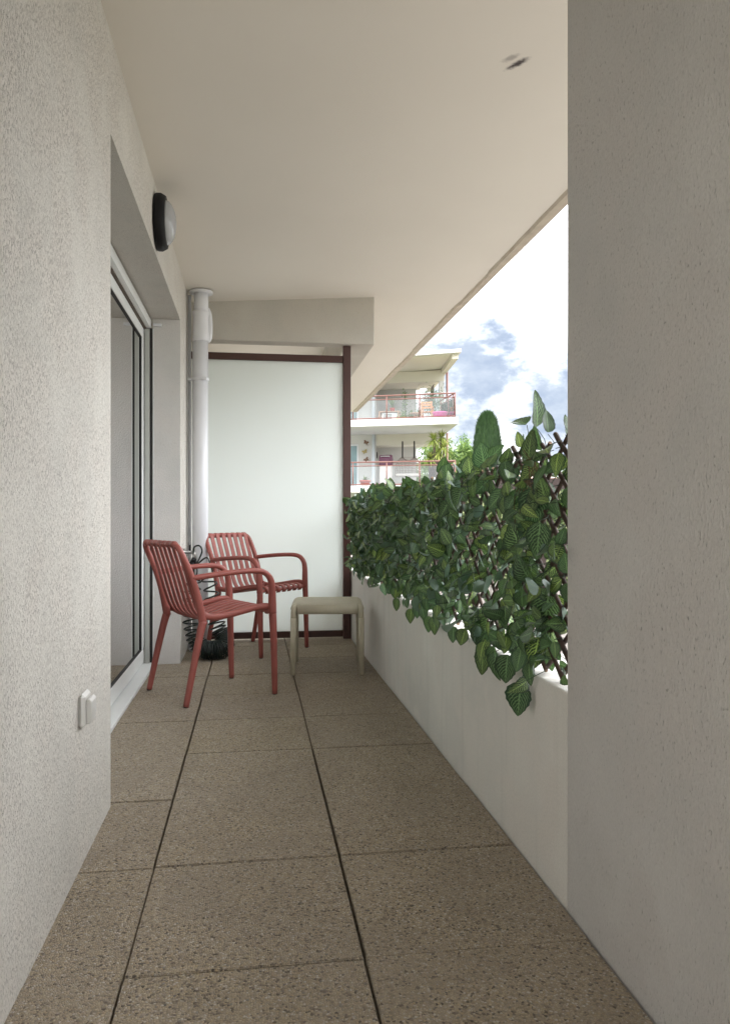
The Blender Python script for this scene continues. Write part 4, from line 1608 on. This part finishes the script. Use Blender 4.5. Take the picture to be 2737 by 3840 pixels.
def tree(label, r, d, h, cw, ch, n, mat, rng, name='pine_tree', group='pine trees behind the white block'):
    x, y = Wc(r, d)
    t = thing(name, label, 'tree', (x, y, -1.0), 0, group)
    b = BM()
    tops = []
    tube(b, smooth_path([(0, 0, 0), (.1, 0, h * .35), (.05, .1, h * .62)], 4), [.24 - .012 * k for k in range(9)], 8)
    for k in range(9):
        a = k * .7 + rng.random()
        q = rng.uniform(.4, 1)
        p = Vector((math.cos(a) * cw * q * .75, math.sin(a) * cw * q * .75, h - ch * rng.uniform(.25, 1.05) * (.4 + .6 * q)))
        tops.append(p)
        tube(b, smooth_path([(.05, .1, h * .5), tuple(p * .5 + Vector((0, 0, h * .28))), tuple(p)], 4), .05, 6)
    tops += [Vector((0, 0, h - ch * .3)), Vector((.3, .2, h - ch * .2))]
    obj('trunk', b, 'trunk', t)
    cl = []
    for p in tops:
        for q in range(7):
            cl.append(p + Vector((rng.gauss(0, cw * .24), rng.gauss(0, cw * .24), rng.gauss(0, ch * .13))))
    b = BM()
    ly = b.loops.layers.color.new('leaf_rand')
    items = []
    for i in range(n):
        c = rng.choice(cl)
        off = Vector((rng.gauss(0, 1), rng.gauss(0, 1), rng.gauss(0, .8))) * cw * .11
        items.append((c + off, (rvec() + Vector((0, 0, .5))).normalized(), rvec(), rng.uniform(.2, .42), rng.uniform(.05, .10), rng.random()))
    leaf_tris(b, items, ly)
    obj('crown', b, mat, t)
    return t


rt = random.Random(3)
tree('light green bushy pine seen through the open lower balcony', 4.0, 47, 6.5, 2.0, 4.2, 7000, 'pine', rt)
tree('light green pine rising right of the yucca behind the block', 6.1, 49, 6.45, 1.7, 4.0, 6500, 'pine', rt)
tree('broad low pine further right, mostly behind the ivy', 8.6, 52, 5.0, 2.0, 3.0, 6000, 'pine', rt)
for i, (r, d, h, lab) in enumerate(((16.6, 66, 6.0, 'distant pale round tree beside the pillar edge'), (13.6, 70, 5.2, 'distant pale tree left of the round one near the pillar'))):
    tree(lab, r, d, h, 3.0, 3.6, 4500, 'bush', rt, 'distant_tree', 'distant pale trees on the right')

# clipped hedge behind a timber rail fence, seen through the trellis
hx0, hd0, hx1, hd1 = 1.15, 14.2, 9.5, 12.0
t = thing('hedge', 'bright yellow green hedge seen through the gaps of the trellis', 'hedge', (*Wc(hx0, hd0), -.26))
A, B_ = Vector(Wc(hx0, hd0)), Vector(Wc(hx1, hd1))
dirv = (B_ - A)
ln_ = dirv.length
dirv.normalize()
nv = Vector((-dirv.y, dirv.x))
if nv.y < 0:
    nv = -nv
b = BM()
ly = b.loops.layers.color.new('leaf_rand')
prism(b, [tuple(nv * .15), tuple(dirv * ln_ + nv * .15), tuple(dirv * ln_ + nv * 1.0), tuple(nv * 1.0)], 0, 1.68)
for f in b.faces:
    for l in f.loops:
        l[ly] = (.0, 0, 0, 1)
items = []
for i in range(17000):
    s = rc.uniform(0, ln_)
    z = rc.uniform(0, 1.82)
    dep = rc.gauss(.06, .06) + .06 * mnoise.noise((s * 2, z * 2, 0)) + (.3 * rc.random() if z > 1.66 else 0)
    p = dirv * s + nv * dep
    items.append((Vector((p.x, p.y, z)), (rvec() + Vector((0, 0, .1))).normalized(), (Vector((-nv.x, -nv.y, .5)) + rvec() * .9).normalized(), rc.uniform(.05, .11), rc.uniform(.03, .05), rc.random()))
leaf_tris(b, items, ly)
obj('foliage', b, 'hedge', t)
t = thing('timber_fence', 'brown timber post and rail fence in front of the hedge', 'fence', (*Wc(hx0, hd0 - 1.2), -.26))
b = BM()
for z0, z1 in ((.72, .80), (1.62, 1.80)):
    prism(b, [(0, 0), tuple(dirv * ln_), tuple(dirv * ln_ + nv * .06), tuple(nv * .06)], z0, z1)
obj('rails', b, 'timber', t)
for k in range(6):
    b = BM()
    c = dirv * (.05 + k * (ln_ - .2) / 5)
    prism(b, [tuple(c - nv * .10), tuple(c + dirv * .10 - nv * .10), tuple(c + dirv * .10 - nv * .002), tuple(c - nv * .002)], 0, 1.84)
    obj('post', b, 'timber', t)

# far house with a grey balcony rail behind the hedge
hxr, hdp = (1910 - 1368) / 2905 * 40, 40
t = thing('house', 'distant cream house with grey balcony bars, glimpsed between ivy leaves', 'house', (*Wc(hxr, hdp), -1.0), -YAW)
lbox('wall', 'bcream', t, [(-1.6, 4.5, 0, 6, 0, 3.55)], 0)
lbox('balcony_slab', 'bwhite', t, [(-1.8, 4.7, -.9, -.002, 2.75, 2.95)], 0)
lbox('balcony_bars', 'ac_grey', t, [(-1.75 + .11 * k, -1.72 + .11 * k, -.86, -.83, 2.951, 3.85) for k in range(58)] + [(-1.78, 4.68, -.87, -.82, 3.851, 3.91)], 0)
b = BM()
prism(b, [(-1.9, -.3), (4.8, -.3), (4.8, 6.3), (-1.9, 6.3)], [3.56, 3.56, 4.2, 4.2], [3.66, 3.66, 4.3, 4.3])
obj('roof', b, 'roof_tile', t)
